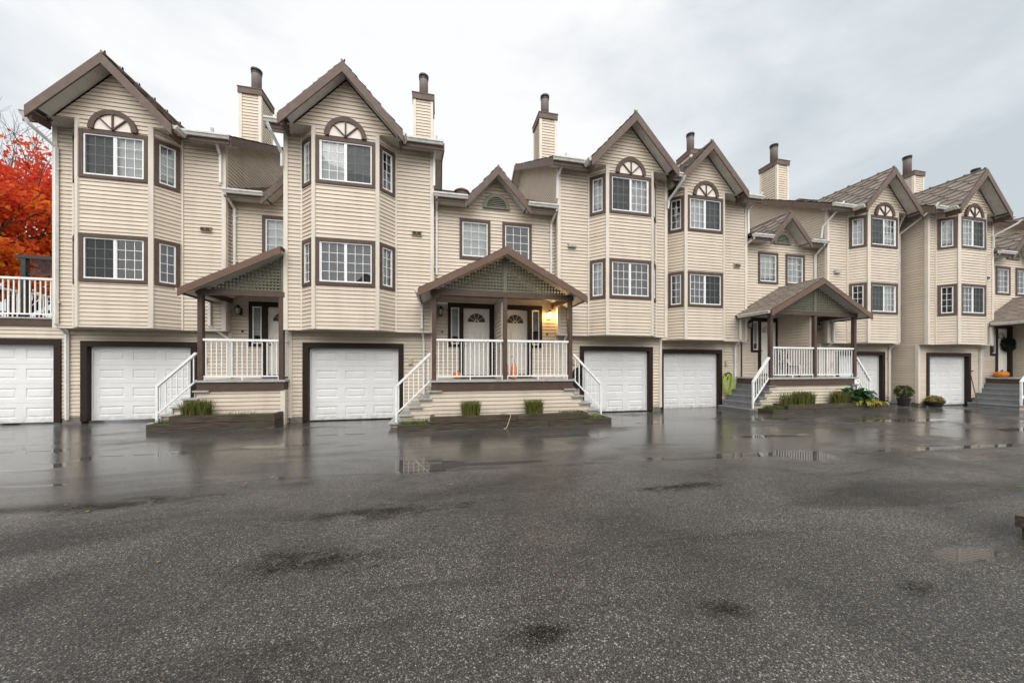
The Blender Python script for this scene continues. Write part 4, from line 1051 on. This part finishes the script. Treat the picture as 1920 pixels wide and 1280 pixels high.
# ---- porches
p1 = porch(-4.02, 10.22, 11.53, 0, 'half-gabled porch with one cream door, between the two leftmost towers', half=True, stairs=(True, False), divider=False, Xl=-6.03, Xr=-4.06)
p2 = porch(1.76, 9.0, 10.46, 0, 'wide gabled porch with two cream doors and steps down both sides', Xl=-.17, Xr=3.69)
p3 = porch(13.22, 9.6, 10.93, -.04, 'gabled porch with a shingled roof slope and grey steps, holding the cream-draped chair', step_mat='step', Xl=11.22, Xr=15.15, plate=True, RUN=.205)
p4 = porch(25.15, 8.75, 10.08, -.12, 'porch with broad grey steps and two pumpkins at the right edge', step_mat='step', Xl=23.38, Xr=26.9, RUN=.28)

# ---- garage with a roof deck at the far left
g0 = thing('garage_block', (-11.4, 11.6, 0), 'low garage with a white-railed roof deck at the left edge', 'garage')
w_ = MB(); hole = garage_door(g0, -12.6, -10.15, 11.72, .04, 2.15, .15)
siding(w_, (0, 11.6), (1, 0), (0, -1), .15, 2.64, -12.95, -9.86, [hole]); siding(w_, (-12.95, 11.6), (0, 1), (-1, 0), .15, 2.64, 0, 5)
w_.build('wall', 'siding', g0)
b = MB(); b.box(-12.98, -9.86, 11.555, 11.60, 2.642, 2.83); b.box(-12.98, -12.95, 11.6, 16.6, 2.642, 2.83); b.build('rim_board', 'brown', g0)
b = MB(); b.box(-13.0, -9.83, 11.53, 16.6, 2.832, 2.87); b.build('deck', 'deck', g0)
b = MB(); b.box(-12.95, -12.76, 11.588, 11.8, -.2, .15); b.box(-9.99, -9.86, 11.588, 11.8, -.2, .15); b.build('footing', 'concrete', g0)
railing(g0, (-12.92, 11.66, 2.87), (-9.90, 11.66, 2.87), 1.05, .10, 27)
railing(g0, (-12.92, 11.72, 2.87), (-12.92, 16.5, 2.87), 1.05, .10, 40)
# dark timber frame on the deck
pg = thing('pergola', (-12.3, 13.5, 2.87), 'dark timber frame with a lattice panel standing on the roof deck', 'pergola')
for x in (-12.55, -10.6): MB().box(x - .06, x + .06, 13.44, 13.56, 2.87, 4.9).build('post', 'black', pg)
MB().box(-12.7, -10.4, 13.42, 13.58, 4.9, 5.0).build('beam', 'black', pg)
lp = MB(); 
for i in range(24):
    x = -12.5 + i * .08
    lp.bar((x, 13.5, 4.45), (min(x + .42, -10.6), 13.5, 4.45 + min(.42, -10.6 - x)), .02, .012, (0, 1, 0)); lp.bar((x, 13.515, 4.88), (min(x + .42, -10.6), 13.515, 4.88 - min(.42, -10.6 - x)), .02, .012, (0, 1, 0))
lp.box(-12.5, -10.66, 13.48, 13.53, 4.40, 4.45); lp.build('lattice', 'black', pg)

# ---------------------------------------------------------------- plants
def leaf_card(mb, c, d, n, L, W, fold=.25):
    """pointed leaf: c base, d direction, n normal"""
    d, n = Vector(d).normalized(), Vector(n); s_ = d.cross(n)
    if s_.length < 1e-3: s_ = d.cross(Vector((1, 0, .2)))
    s_ = s_.normalized(); n = s_.cross(d).normalized(); c = Vector(c)
    m = c + d * L * .45
    mb.add([c, m + s_ * W / 2 + n * W * fold, c + d * L, m - s_ * W / 2 + n * W * fold], [(0, 1, 2), (0, 2, 3)])
def rnd_dir(rg):
    while True:
        v = Vector((rg.uniform(-1, 1), rg.uniform(-1, 1), rg.uniform(-1, 1)))
        if .05 < v.length < 1: return v.normalized()
def branches(rg, mb, p, d, L, r, depth, tips, spread=.6, up=.15, shrink=.72):
    n = 4; pts = [Vector(p)]; dd = Vector(d)
    for i in range(n):
        dd = (dd + Vector((rg.uniform(-.16, .16), rg.uniform(-.16, .16), rg.uniform(-.06, .14)))).normalized(); pts.append(pts[-1] + dd * L / n)
    mb.tube(pts, r, 6 if r > .03 else 4, rs=[r * (1 - .38 * i / n) for i in range(n + 1)])
    tips.append((pts[-1], dd, depth)); tips.append((pts[2], dd, depth))
    if depth == 0: return
    for k in range(rg.choice((2, 3, 3))):
        nd = (dd + rnd_dir(rg) * spread + Vector((0, 0, up))).normalized()
        branches(rg, mb, pts[rg.choice((2, 3, 4))], nd, L * rg.uniform(shrink - .1, shrink + .1), r * .6, depth - 1, tips, spread, up, shrink)

rg = random.Random(3)
mt = thing('maple_tree', (-21.2, 21, 0), 'maple in full red and orange autumn leaf behind the roof-deck railing', 'tree')
tk = MB(); tips = []
tk.tube([(-21.2, 21, -.1), (-21.1, 21, 1.5), (-21.25, 20.9, 3.2)], .28, 10, rs=[.36, .28, .24])
for k in range(7):
    a = k * 2.4; branches(rg, tk, (-21.2, 21, 2.2 + .25 * k), (math.cos(a) * .9, math.sin(a) * .9, .75), 3.0, .13, 4, tips, .75, .12, .74)
branches(rg, tk, (-21.2, 20.9, 3.2), (.1, 0, 1), 3.2, .16, 4, tips, .7, .2, .75)
tk.build('trunk', 'bark', mt)
lf = MB()
cr = Vector((-21.2, 21, 7.5))
def maple_leaf(c, s):
    d = rnd_dir(rg); d.z -= .35; n = rnd_dir(rg); n.z += .6; leaf_card(lf, c, d, n, s, s * .95, .18)
cl = [p for p, d, k in tips if k <= 1]
for k in range(105):
    v = rnd_dir(rg) * (rg.random() ** .33); cl.append(cr + Vector((v.x * 4.9, v.y * 4.9, v.z * 5.3)))
for p in cl:
    v = p - cr
    if (v.x / 5.4) ** 2 + (v.y / 5.4) ** 2 + (v.z / 5.6) ** 2 > 1 or p.z < 2.2: continue
    m = rg.randint(12, 34); rad = rg.uniform(.45, .95)
    for i in range(m):
        q = rnd_dir(rg) * rad * rg.random() ** .5; q.z *= .55; maple_leaf(p + q, rg.uniform(.13, .24))
lf.build('foliage', 'maple', mt)
bt_ = thing('bare_tree', (-23.4, 24.5, 0), 'leafless tree whose thin twigs rise above the red maple', 'tree')
tb, tips2 = MB(), []
tb.tube([(-23.4, 24.5, -.1), (-23.3, 24.5, 4), (-23.4, 24.5, 9.6)], .2, 8, rs=[.32, .24, .14])
rg = random.Random(12)
for k in range(9):
    a = k * 1.9; branches(rg, tb, (-23.4, 24.5, 6.2 + .42 * k), (math.cos(a) * .75, math.sin(a) * .5, .8), 3.2, .045, 4, tips2, .55, .18, .72)
tb.build('trunk', 'bark', bt_)

def blade_tuft(name, mat, x0, x1, y0, y1, zb, h, n, label, cat='grass tuft', lean=.10, w=.010, group=None, seed=1, trim=True):
    rg = random.Random(seed); root_loc = ((x0 + x1) / 2, (y0 + y1) / 2, zb); mb = MB()
    for i in range(n):
        x, y = rg.uniform(x0, x1), rg.uniform(y0, y1); u = (x - (x0 + x1) / 2) / max(.01, (x1 - x0) / 2)
        a = rg.uniform(0, 6.28); hh = h * (rg.uniform(.55, 1.04) if trim else rg.uniform(.35, 1.05)); lx = u * .05 + rg.gauss(0, lean) ; ly = rg.gauss(0, lean)
        ca, sa = math.cos(a) * w / 2, math.sin(a) * w / 2
        p = [Vector((x, y, zb)), Vector((x + lx * hh * .35, y + ly * hh * .35, zb + hh * .5)), Vector((x + lx * hh, y + ly * hh, zb + hh))]
        mb.add([p[0] + Vector((ca, sa, 0)), p[0] - Vector((ca, sa, 0)), p[1] - Vector((ca, sa, 0)), p[1] + Vector((ca, sa, 0)), p[2] + Vector((ca, sa, 0)) * .35, p[2] - Vector((ca, sa, 0)) * .35], [(0, 1, 2, 3), (3, 2, 5, 4)])
    return solo(mb, name, mat, label, cat, root_loc, group)

# timber planters: lower course, shorter upper course, soil
def planter(xa, xb, ua, ub, y0, y1, zb, label, h=.19):
    root = thing('timber_planter', ((xa + xb) / 2, y0, zb), label, 'planter', 'timber planters at the foot of the porches')
    def ring(a, b, za, zt, o):
        m = MB(); t = .10
        xx = a; r_ = random.Random(int(a * 50) + 999)
        while xx < b - .01:      # timbers butted end to end
            xe = min(b, xx + r_.uniform(1.5, 2.3)); xe = b if b - xe < .5 else xe
            m.box(xx, xe - (.008 if xe < b else 0), y0 + o + r_.uniform(0, .006), y0 + o + t, za, zt - r_.uniform(0, .008)); xx = xe
        m.box(a, a + t, y0 + o + t, y1, za, zt); m.box(b - t, b, y0 + o + t, y1, za, zt); return m
    c1 = ring(xa, xb, zb - .08, zb + h, 0); c1.build('timber_course', 'timber', root)
    c2 = ring(ua, ub, zb + h + .006, zb + 2 * h - .01, .022); c2.build('timber_course', 'timber', root)
    s_ = MB(); s_.box(xa + .1, xb - .1, y0 + .1, y1, zb - .05, zb + h - .03); s_.box(ua + .1, ub - .1, y0 + .106, y1, zb + h - .03, zb + 2 * h - .06); s_.build('soil', 'soil', root)
    return root
planter(-6.76, -4.06, -6.32, -4.065, 9.66, 10.19, -.01, 'timber planter left of the second garage door, holding one trimmed tuft')
planter(-.96, 4.62, -.20, 3.95, 8.46, 8.97, -.01, 'long timber planter below the double-door porch, holding two trimmed tufts', .17)
planter(10.72, 16.15, 11.35, 15.9, 9.02, 9.57, -.05, 'timber planter with the hosta, below the third porch', .17)
TG = 'trimmed ornamental grass tufts in the planters'
blade_tuft('grass_tuft', 'grassblade', -6.14, -5.66, 9.80, 10.10, .30, .43, 1150, 'olive grass tuft in the leftmost planter', group=TG, seed=2, lean=.16)
blade_tuft('grass_tuft', 'grassblade', .60, 1.02, 8.60, 8.88, .28, .40, 1000, 'square-cut grass tuft, left of the two under the double-door porch', group=TG, seed=3, lean=.13)
blade_tuft('grass_tuft', 'grassblade', 2.30, 2.70, 8.60, 8.88, .28, .40, 1000, 'square-cut grass tuft, right of the two under the double-door porch', group=TG, seed=4, lean=.13)
blade_tuft('grass_tuft', 'grassblade', 11.45, 11.95, 9.2, 9.45, .24, .46, 330, 'loose thin grass tuft nearest the grey steps of the third porch', group=TG, seed=5, lean=.2, trim=False)
blade_tuft('grass_tuft', 'grassblade', 12.02, 12.72, 9.2, 9.45, .24, .46, 1300, 'dense square grass tuft in the middle of the hosta planter', group=TG, seed=6, lean=.14)
blade_tuft('grass_tuft', 'grassblade', 13.75, 14.40, 9.2, 9.45, .24, .44, 1000, 'rounded grass tuft directly left of the hosta', group=TG, seed=7, lean=.22)
def lowgrass(x0, x1, y0, y1, zb, n, h, seed, label):
    o = blade_tuft('low_grass', 'turf', x0, x1, y0, y1, zb, h, n, label, 'grass', .5, .012, None, seed, False); o['kind'] = 'stuff'
lowgrass(-6.68, -6.3, 9.78, 10.12, .12, 420, .14, 21, 'low grass growing in the left end of the leftmost planter')
lowgrass(-.86, -.25, 8.57, 8.92, .10, 700, .13, 22, 'low bright grass in the left end of the long planter')
lowgrass(4.0, 4.5, 8.57, 8.92, .10, 520, .14, 23, 'low grass in the right end of the long planter')
lowgrass(3.2, 3.85, 8.6, 8.9, .26, 300, .10, 24, 'sparse weeds in the upper course of the long planter')
lowgrass(10.85, 11.55, 9.12, 9.5, .07, 900, .19, 25, 'low grass beside the grey steps in the hosta planter')
lowgrass(-5.5, -4.6, 9.8, 10.1, .29, 70, .16, 26, 'a few dry grass stalks behind the leftmost planter edge')

def broad_leaf(mb, base, az, L, W, rise, droop, seg=6):
    """arching leaf with a stalk"""
    d = Vector((math.cos(az), math.sin(az), 0)); s_ = Vector((-math.sin(az), math.cos(az), 0)); rows = []
    for i in range(seg + 1):
        f = i / seg; p = Vector(base) + d * L * f + Vector((0, 0, rise * math.sin(f * 1.9) - droop * f * f))
        wd = W * math.sin(math.pi * min(1, .08 + .92 * f)) ** .75 * (1 if f > .12 else .3)
        rows.append((p - s_ * wd / 2 + Vector((0, 0, .18 * wd)), p, p + s_ * wd / 2 + Vector((0, 0, .18 * wd))))
    vs = [q for r_ in rows for q in r_]; fs = []
    for i in range(seg):
        for j in range(2): a = i * 3 + j; fs.append((a, a + 1, a + 4, a + 3))
    mb.add(vs, fs)
rg = random.Random(5)
h = MB()
for k in range(95):
    az = rg.uniform(0, 6.28); b_ = (14.78 + rg.gauss(0, .26), 9.25 + rg.gauss(0, .12), .25 + rg.uniform(0, .28))
    broad_leaf(h, b_, az, rg.uniform(.26, .46), rg.uniform(.11, .19), rg.uniform(.12, .36), rg.uniform(.05, .22))
solo(h, 'hosta_plant', 'hosta', 'large hosta with broad dark green leaves in the planter at the third porch', 'plant', (14.78, 9.25, .2), None, True)
h = MB()
for k in range(34):
    az = rg.uniform(3.3, 6.1); b_ = (14.98 + rg.gauss(0, .17), 9.06 + rg.gauss(0, .04), .22 + rg.uniform(0, .10))
    broad_leaf(h, b_, az, rg.uniform(.2, .34), rg.uniform(.08, .13), rg.uniform(.06, .18), rg.uniform(.12, .30))
solo(h, 'yellowing_plant', 'yellowleaf', 'low plant with yellowing leaves hanging over the planter below the hosta', 'plant', (14.98, 9.06, .2), None, True)

def leaf_ball(mb, c, rx, ry, rz, n, L, W, rg, zmin=None):
    for i in range(n):
        v = rnd_dir(rg); q = v * rg.uniform(.55, 1.0); p = Vector(c) + Vector((q.x * rx, q.y * ry, q.z * rz))
        if zmin is not None and p.z < zmin: continue
        leaf_card(mb, p, (v + rnd_dir(rg) * .8), (v + rnd_dir(rg) * .6), L * rg.uniform(.7, 1.2), W * rg.uniform(.7, 1.2), .15)
px, py, pz = 18.62, 10.15, -.07
pt = thing('potted_shrub', (px, py, pz), 'green leafy shrub in a round dark pot by the tall side wall', 'potted plant')
m = MB(); m.lathe([(.15, 0), (.20, .27), (.215, .30), (.215, .34), (.19, .34), (.18, .30)], (px, py, pz), 20); m.build('pot', 'pot', pt, False)
m = MB(); leaf_ball(m, (px, py, .52), .27, .26, .24, 800, .085, .045, rg, .26); m.tube([(px, py, .2), (px + .01, py, .5)], .02, 6); m.build('foliage', 'bushleaf', pt)
px, py, pz = 19.72, 9.80, -.09
pt = thing('flower_bowl', (px, py, pz), 'low dark bowl of yellow flowers at the last garage door', 'potted plant')
m = MB(); m.lathe([(.18, 0), (.25, .19), (.265, .21), (.24, .21), (.22, .17)], (px, py, pz), 20); m.build('pot', 'pot', pt)
m = MB(); leaf_ball(m, (px, py, .19), .28, .26, .17, 650, .05, .045, rg, .12); m.build('blossom', 'mum', pt)
m = MB(); leaf_ball(m, (px, py, .15), .27, .25, .13, 400, .07, .03, rg, .10); m.build('foliage', 'bushleaf', pt)

# ---------------------------------------------------------------- things on the porches and walls
def pumpkin(c, r, h, label, group='pumpkins'):
    root = thing('pumpkin', c, label, 'pumpkin', group); m = MB(); nu, nv = 36, 12
    for j in range(nv + 1):
        t = math.pi * j / nv
        for i in range(nu):
            a = 2 * math.pi * i / nu; k = 1 - .09 * abs(math.sin(a * 4.5)) ** .6 * 0 - .08 * (1 - abs(math.sin(a * 4.5)))
            rr = r * math.sin(t) ** .8 * k; m.v.append((c[0] + rr * math.cos(a), c[1] + rr * math.sin(a), c[2] + h / 2 - h / 2 * math.cos(t) * (1 - .18 * math.exp(-(math.sin(t) / .35) ** 2))))
    for j in range(nv):
        for i in range(nu): m.f.append((j * nu + i, j * nu + (i + 1) % nu, (j + 1) * nu + (i + 1) % nu, (j + 1) * nu + i))
    m.build('skin', 'pumpkin', root, True)
    s_ = MB(); s_.tube([(c[0], c[1], c[2] + h * .84), (c[0] + .01, c[1], c[2] + h * 1.0), (c[0] + .045, c[1], c[2] + h * 1.14)], .022, 6, rs=[.03, .02, .018]); s_.build('stalk', 'stem', root)
pumpkin((.52, 9.75, 1.2), .12, .21, 'small pumpkin on the middle porch, left of the first cream door')
pumpkin((23.52, 9.72, 1.08), .19, .27, 'left, nearer of the two big pumpkins at the top of the right-edge steps')
pumpkin((23.90, 9.84, 1.08), .19, .28, 'right, farther of the two big pumpkins at the top of the right-edge steps')
for k, (x, y, hh, lb) in enumerate(((1.93, 9.62, .44, 'tall orange gourd close against the porch divider post'), (2.06, 9.22, .46, 'tall pale orange gourd at the railing, right of the divider post'))):
    r_ = thing('ornamental_gourd', (x, y, 1.2), lb, 'gourd', 'tall orange gourds')
    m = MB(); m.lathe([(.05, 0), (.085, .04), (.088, .20), (.075, .34), (.05, hh - .04), (.02, hh)], (x, y, 1.2), 18); m.build('skin', 'gourd', r_, True)
    s_ = MB(); s_.tube([(x, y, 1.2 + hh - .01), (x - .005, y, 1.2 + hh + .10), (x - .03, y, 1.2 + hh + .17), (x - .06, y, 1.2 + hh + .18)], .013, 6); s_.build('stalk', 'black', r_)
m = MB(); m.box(.65, 1.65, 9.75, 10.25, 1.203, 1.222); solo(m, 'door_mat', 'mat', 'brown doormat before the left cream door of the middle porch', 'doormat', (1.15, 10, 1.2), 'doormats')
m = MB(); m.box(2.0, 2.9, 9.75, 10.25, 1.203, 1.222); solo(m, 'door_mat', 'mat', 'brown doormat before the right cream door of the middle porch', 'doormat', (2.45, 10, 1.2), 'doormats')

# lime garden hose on its hanger
hr = thing('garden_hose', (10.93, 10.93, .9), 'lime green garden hose coiled on a wall hanger right of a garage door', 'hose')
m = MB(); rg = random.Random(8)
for k in range(7):
    pts = []; rx, rz = .15 + .014 * k + rg.uniform(-.01, .01), .29 + .02 * k + rg.uniform(-.02, .02)
    for i in range(33):
        a = 2 * math.pi * i / 32; pts.append((10.84 + rx * math.sin(a) * (1 - .12 * math.cos(a)), 10.925 - .018 * (k % 3) - .01, .92 + .0 - rz * .12 * (k % 2) + rz * math.cos(a)))
    m.tube(pts, .0115, 6, False)
m.tube([(10.84, 10.88, 1.2), (10.83, 10.86, .9), (10.81, 10.86, .62)], .0135, 6); m.build('hose_coil', 'hose', hr, True)
b = MB(); b.tube([(10.84 + .13 * math.cos(R(a)), 10.9, 1.17 + .13 * math.sin(R(a))) for a in range(0, 181, 15)], .035, 8); b.box(10.77, 10.91, 10.95, 10.985, 1.1, 1.32); b.build('hanger', 'black', hr)
# black hose coil on the wall by the right steps of the middle porch
m = MB()
for k in range(6):
    rr = .17 + .022 * k; m.tube([(4.42 + rr * .72 * math.cos(R(a)), 10.33 - .02 * (k % 2), 1.18 + rr * 1.15 * math.sin(R(a))) for a in range(0, 361, 12)], .02, 6, False)
hb = thing('hose_reel', (4.42, 10.35, 1.18), 'black hose coiled on the wall behind the right-hand steps of the middle porch', 'hose')
m.build('hose_coil', 'blackhose', hb, True)
b = MB(); b.box(4.30, 4.54, 10.34, 10.41, 1.05, 1.35); b.tube([(4.34, 10.3, 1.45), (4.42, 10.3, 1.53), (4.50, 10.3, 1.45)], .012, 6); b.build('hanger', 'black', hb)

# wreath on the right-edge door
m = MB(); rg = random.Random(4); wx, wz, wy = 24.75, 2.52, 10.08
for i in range(1300):
    a = rg.uniform(0, 6.283); b_ = rg.uniform(0, 6.283); rr = .21 + .085 * math.cos(b_) * rg.uniform(.6, 1.1)
    p = Vector((wx + rr * math.cos(a), wy - .055 + .07 * math.sin(b_), wz + rr * math.sin(a))); v = Vector((math.cos(a) * math.cos(b_), math.sin(b_), math.sin(a) * math.cos(b_)))
    leaf_card(m, p, v * .6 + rnd_dir(rg), rnd_dir(rg), .09, .03)
solo(m, 'door_wreath', 'wreathleaf', 'round dark green wreath hanging on the cream door at the right edge', 'wreath', (wx, wy, wz))
# garden tool leaning on the wall by the right-edge steps
gt_ = thing('garden_hoe', (22.15, 9.8, -.1), 'long-handled garden hoe leaning on the wall left of the right-edge steps', 'garden tool')
MB().tube([(22.05, 9.70, -.12), (22.28, 10.02, 1.33)], .016, 6).build('handle', 'stem', gt_)
MB().bar((22.18, 10.0, 1.31), (22.42, 10.0, 1.37), .05, .03).build('blade', 'black', gt_)

# cream-draped chair and a dark wire plant stand on the third porch
ch = thing('porch_chair', (13.35, 10.2, 1.16), 'dark chair draped with a cream cloth on the third porch', 'chair')
m = MB(); m.box(13.08, 13.62, 10.02, 10.5, 1.55, 1.59); m.build('seat', 'black', ch)
for x, y in ((13.1, 10.04), (13.6, 10.04), (13.1, 10.48), (13.6, 10.48)): MB().box(x - .02, x + .02, y - .02, y + .02, 1.165, 1.56).build('leg', 'black', ch)
m = MB(); m.box(13.08, 13.62, 10.46, 10.5, 1.6, 2.05); m.build('backrest', 'black', ch)
m = MB(); nn = 22; rows = []
for j, (yy, zz) in enumerate(((10.44, 1.86), (10.42, 1.72), (10.38, 1.63), (10.2, 1.615), (10.01, 1.61), (9.985, 1.56), (9.98, 1.45), (9.98, 1.30))):
    row = []
    for i in range(nn + 1):
        x = 13.05 + .6 * i / nn; wv = .014 * math.sin(i * 1.7) * (1 if j > 4 else .3); edge = .03 * math.sin(i * .9 + 1) if j == 7 else 0
        row.append((x, yy + wv, zz + edge - (.0 if 2 < i < nn - 2 else .02)))
    rows.append(row)
m.v = [p for r_ in rows for p in r_]; k = nn + 1
m.f = [(j * k + i, j * k + i + 1, (j + 1) * k + i + 1, (j + 1) * k + i) for j in range(len(rows) - 1) for i in range(nn)]
m.build('cloth', 'cloth', ch, True)
ps = thing('potted_plant', (13.3, 10.75, 1.16), 'dark spindly plant in a tall black pot behind the draped chair', 'potted plant')
m = MB(); m.lathe([(.13, 0), (.17, .5), (.18, .55), (.15, .55)], (13.3, 10.75, 1.16), 16); m.build('pot', 'pot', ps)
m = MB(); rg = random.Random(6); leaf_ball(m, (13.3, 10.7, 1.97), .26, .18, .28, 260, .12, .03, rg); m.build('foliage', 'wreathleaf', ps)

# bent dry stalk on the long planter
m = MB(); m.tube([(1.55, 8.58, .33), (1.72, 8.50, .36), (1.80, 8.42, .33), (1.74, 8.40, .15), (1.68, 8.36, .02), (1.60, 8.32, .0)], .011, 5); m.tube([(1.72, 8.5, .36), (1.5, 8.55, .37), (1.42, 8.6, .35)], .008, 5)
solo(m, 'dry_stalk', 'straw', 'bent pale dry stalk hanging over the front of the long planter', 'stalk', (1.7, 8.45, .2))
# fallen leaves
m = MB(); rg = random.Random(17)
for i in range(70):
    x, y = rg.uniform(-9, 16), rg.uniform(3.2, 9.5); y = min(y, 8.3); a = rg.uniform(0, 6.28)
    leaf_card(m, (x, y, zg(x) + .008), (math.cos(a), math.sin(a), .06), (0, 0, 1), rg.uniform(.025, .055), rg.uniform(.02, .04), .15)
M['deadleaf'] = plain('dead_leaf', (.22, .15, .07), .6, .4, 3)
o = m.build('fallen_leaves', 'deadleaf'); tag(o, 'scattered small fallen leaves lying on the wet asphalt', 'leaves', None, 'stuff')

# low planter at the right edge of the picture
rp = thing('stone_planter', (5.5, 1.7, 0), 'low dark stacked-block planter cut off by the right edge', 'planter')
m = MB(); m.box(5.20, 6.6, .9, 2.03, -.02, .10); m.box(5.165, 6.6, .9, 2.055, .102, .21); m.build('block_course', 'timber', rp)
m = MB(); m.box(5.28, 6.5, .95, 1.95, .05, .215); m.build('soil', 'soil', rp)
m = MB(); rg = random.Random(2)
for k in range(26): broad_leaf(m, (5.55 + rg.gauss(0, .14), 1.75 + rg.gauss(0, .12), .2), rg.uniform(0, 6.28), rg.uniform(.22, .34), rg.uniform(.07, .11), .2, .06)
m.build('foliage', 'hosta', rp, True)

# ---- the facing row across the court, seen only as reflections in glass and water
M['cedar'] = plain('dark_cedar_cladding', (.22, .165, .135), .7, .2, 5)
for k, x in enumerate((-21, -13.5, -6, 1.5, 9, 16.5, 24)):
    r_ = thing('facing_house', (x, -12, 0), 'brown gabled house of the facing row across the court, %s house from the left' % ('first second third fourth fifth sixth seventh'.split()[k]), 'house', 'houses facing the row across the court')
    m = MB(); m.prism([(x - 3.1, -12, 0), (x + 3.1, -12, 0), (x + 3.1, -12, 5.8), (x, -12, 9.4), (x - 3.1, -12, 5.8)], (0, -9, 0)); m.build('wall', 'cedar', r_)
    for s_ in (-1, 1):
        m = MB(); m.prism([(x, -11.6, 9.6), (x + s_ * 3.5, -11.6, 5.6), (x + s_ * 3.5, -11.6, 5.35), (x, -11.6, 9.35)], (0, -9.8, 0)); m.build('roof', 'barge', r_)
    for wx_, wz_ in ((-1.3, 4.0), (1.3, 4.0), (0, 6.9)):
        m = MB(); m.box(x + wx_ - .7, x + wx_ + .7, -11.98, -11.94, wz_ - .6, wz_ + .6); m.build('window', 'curtain', r_)
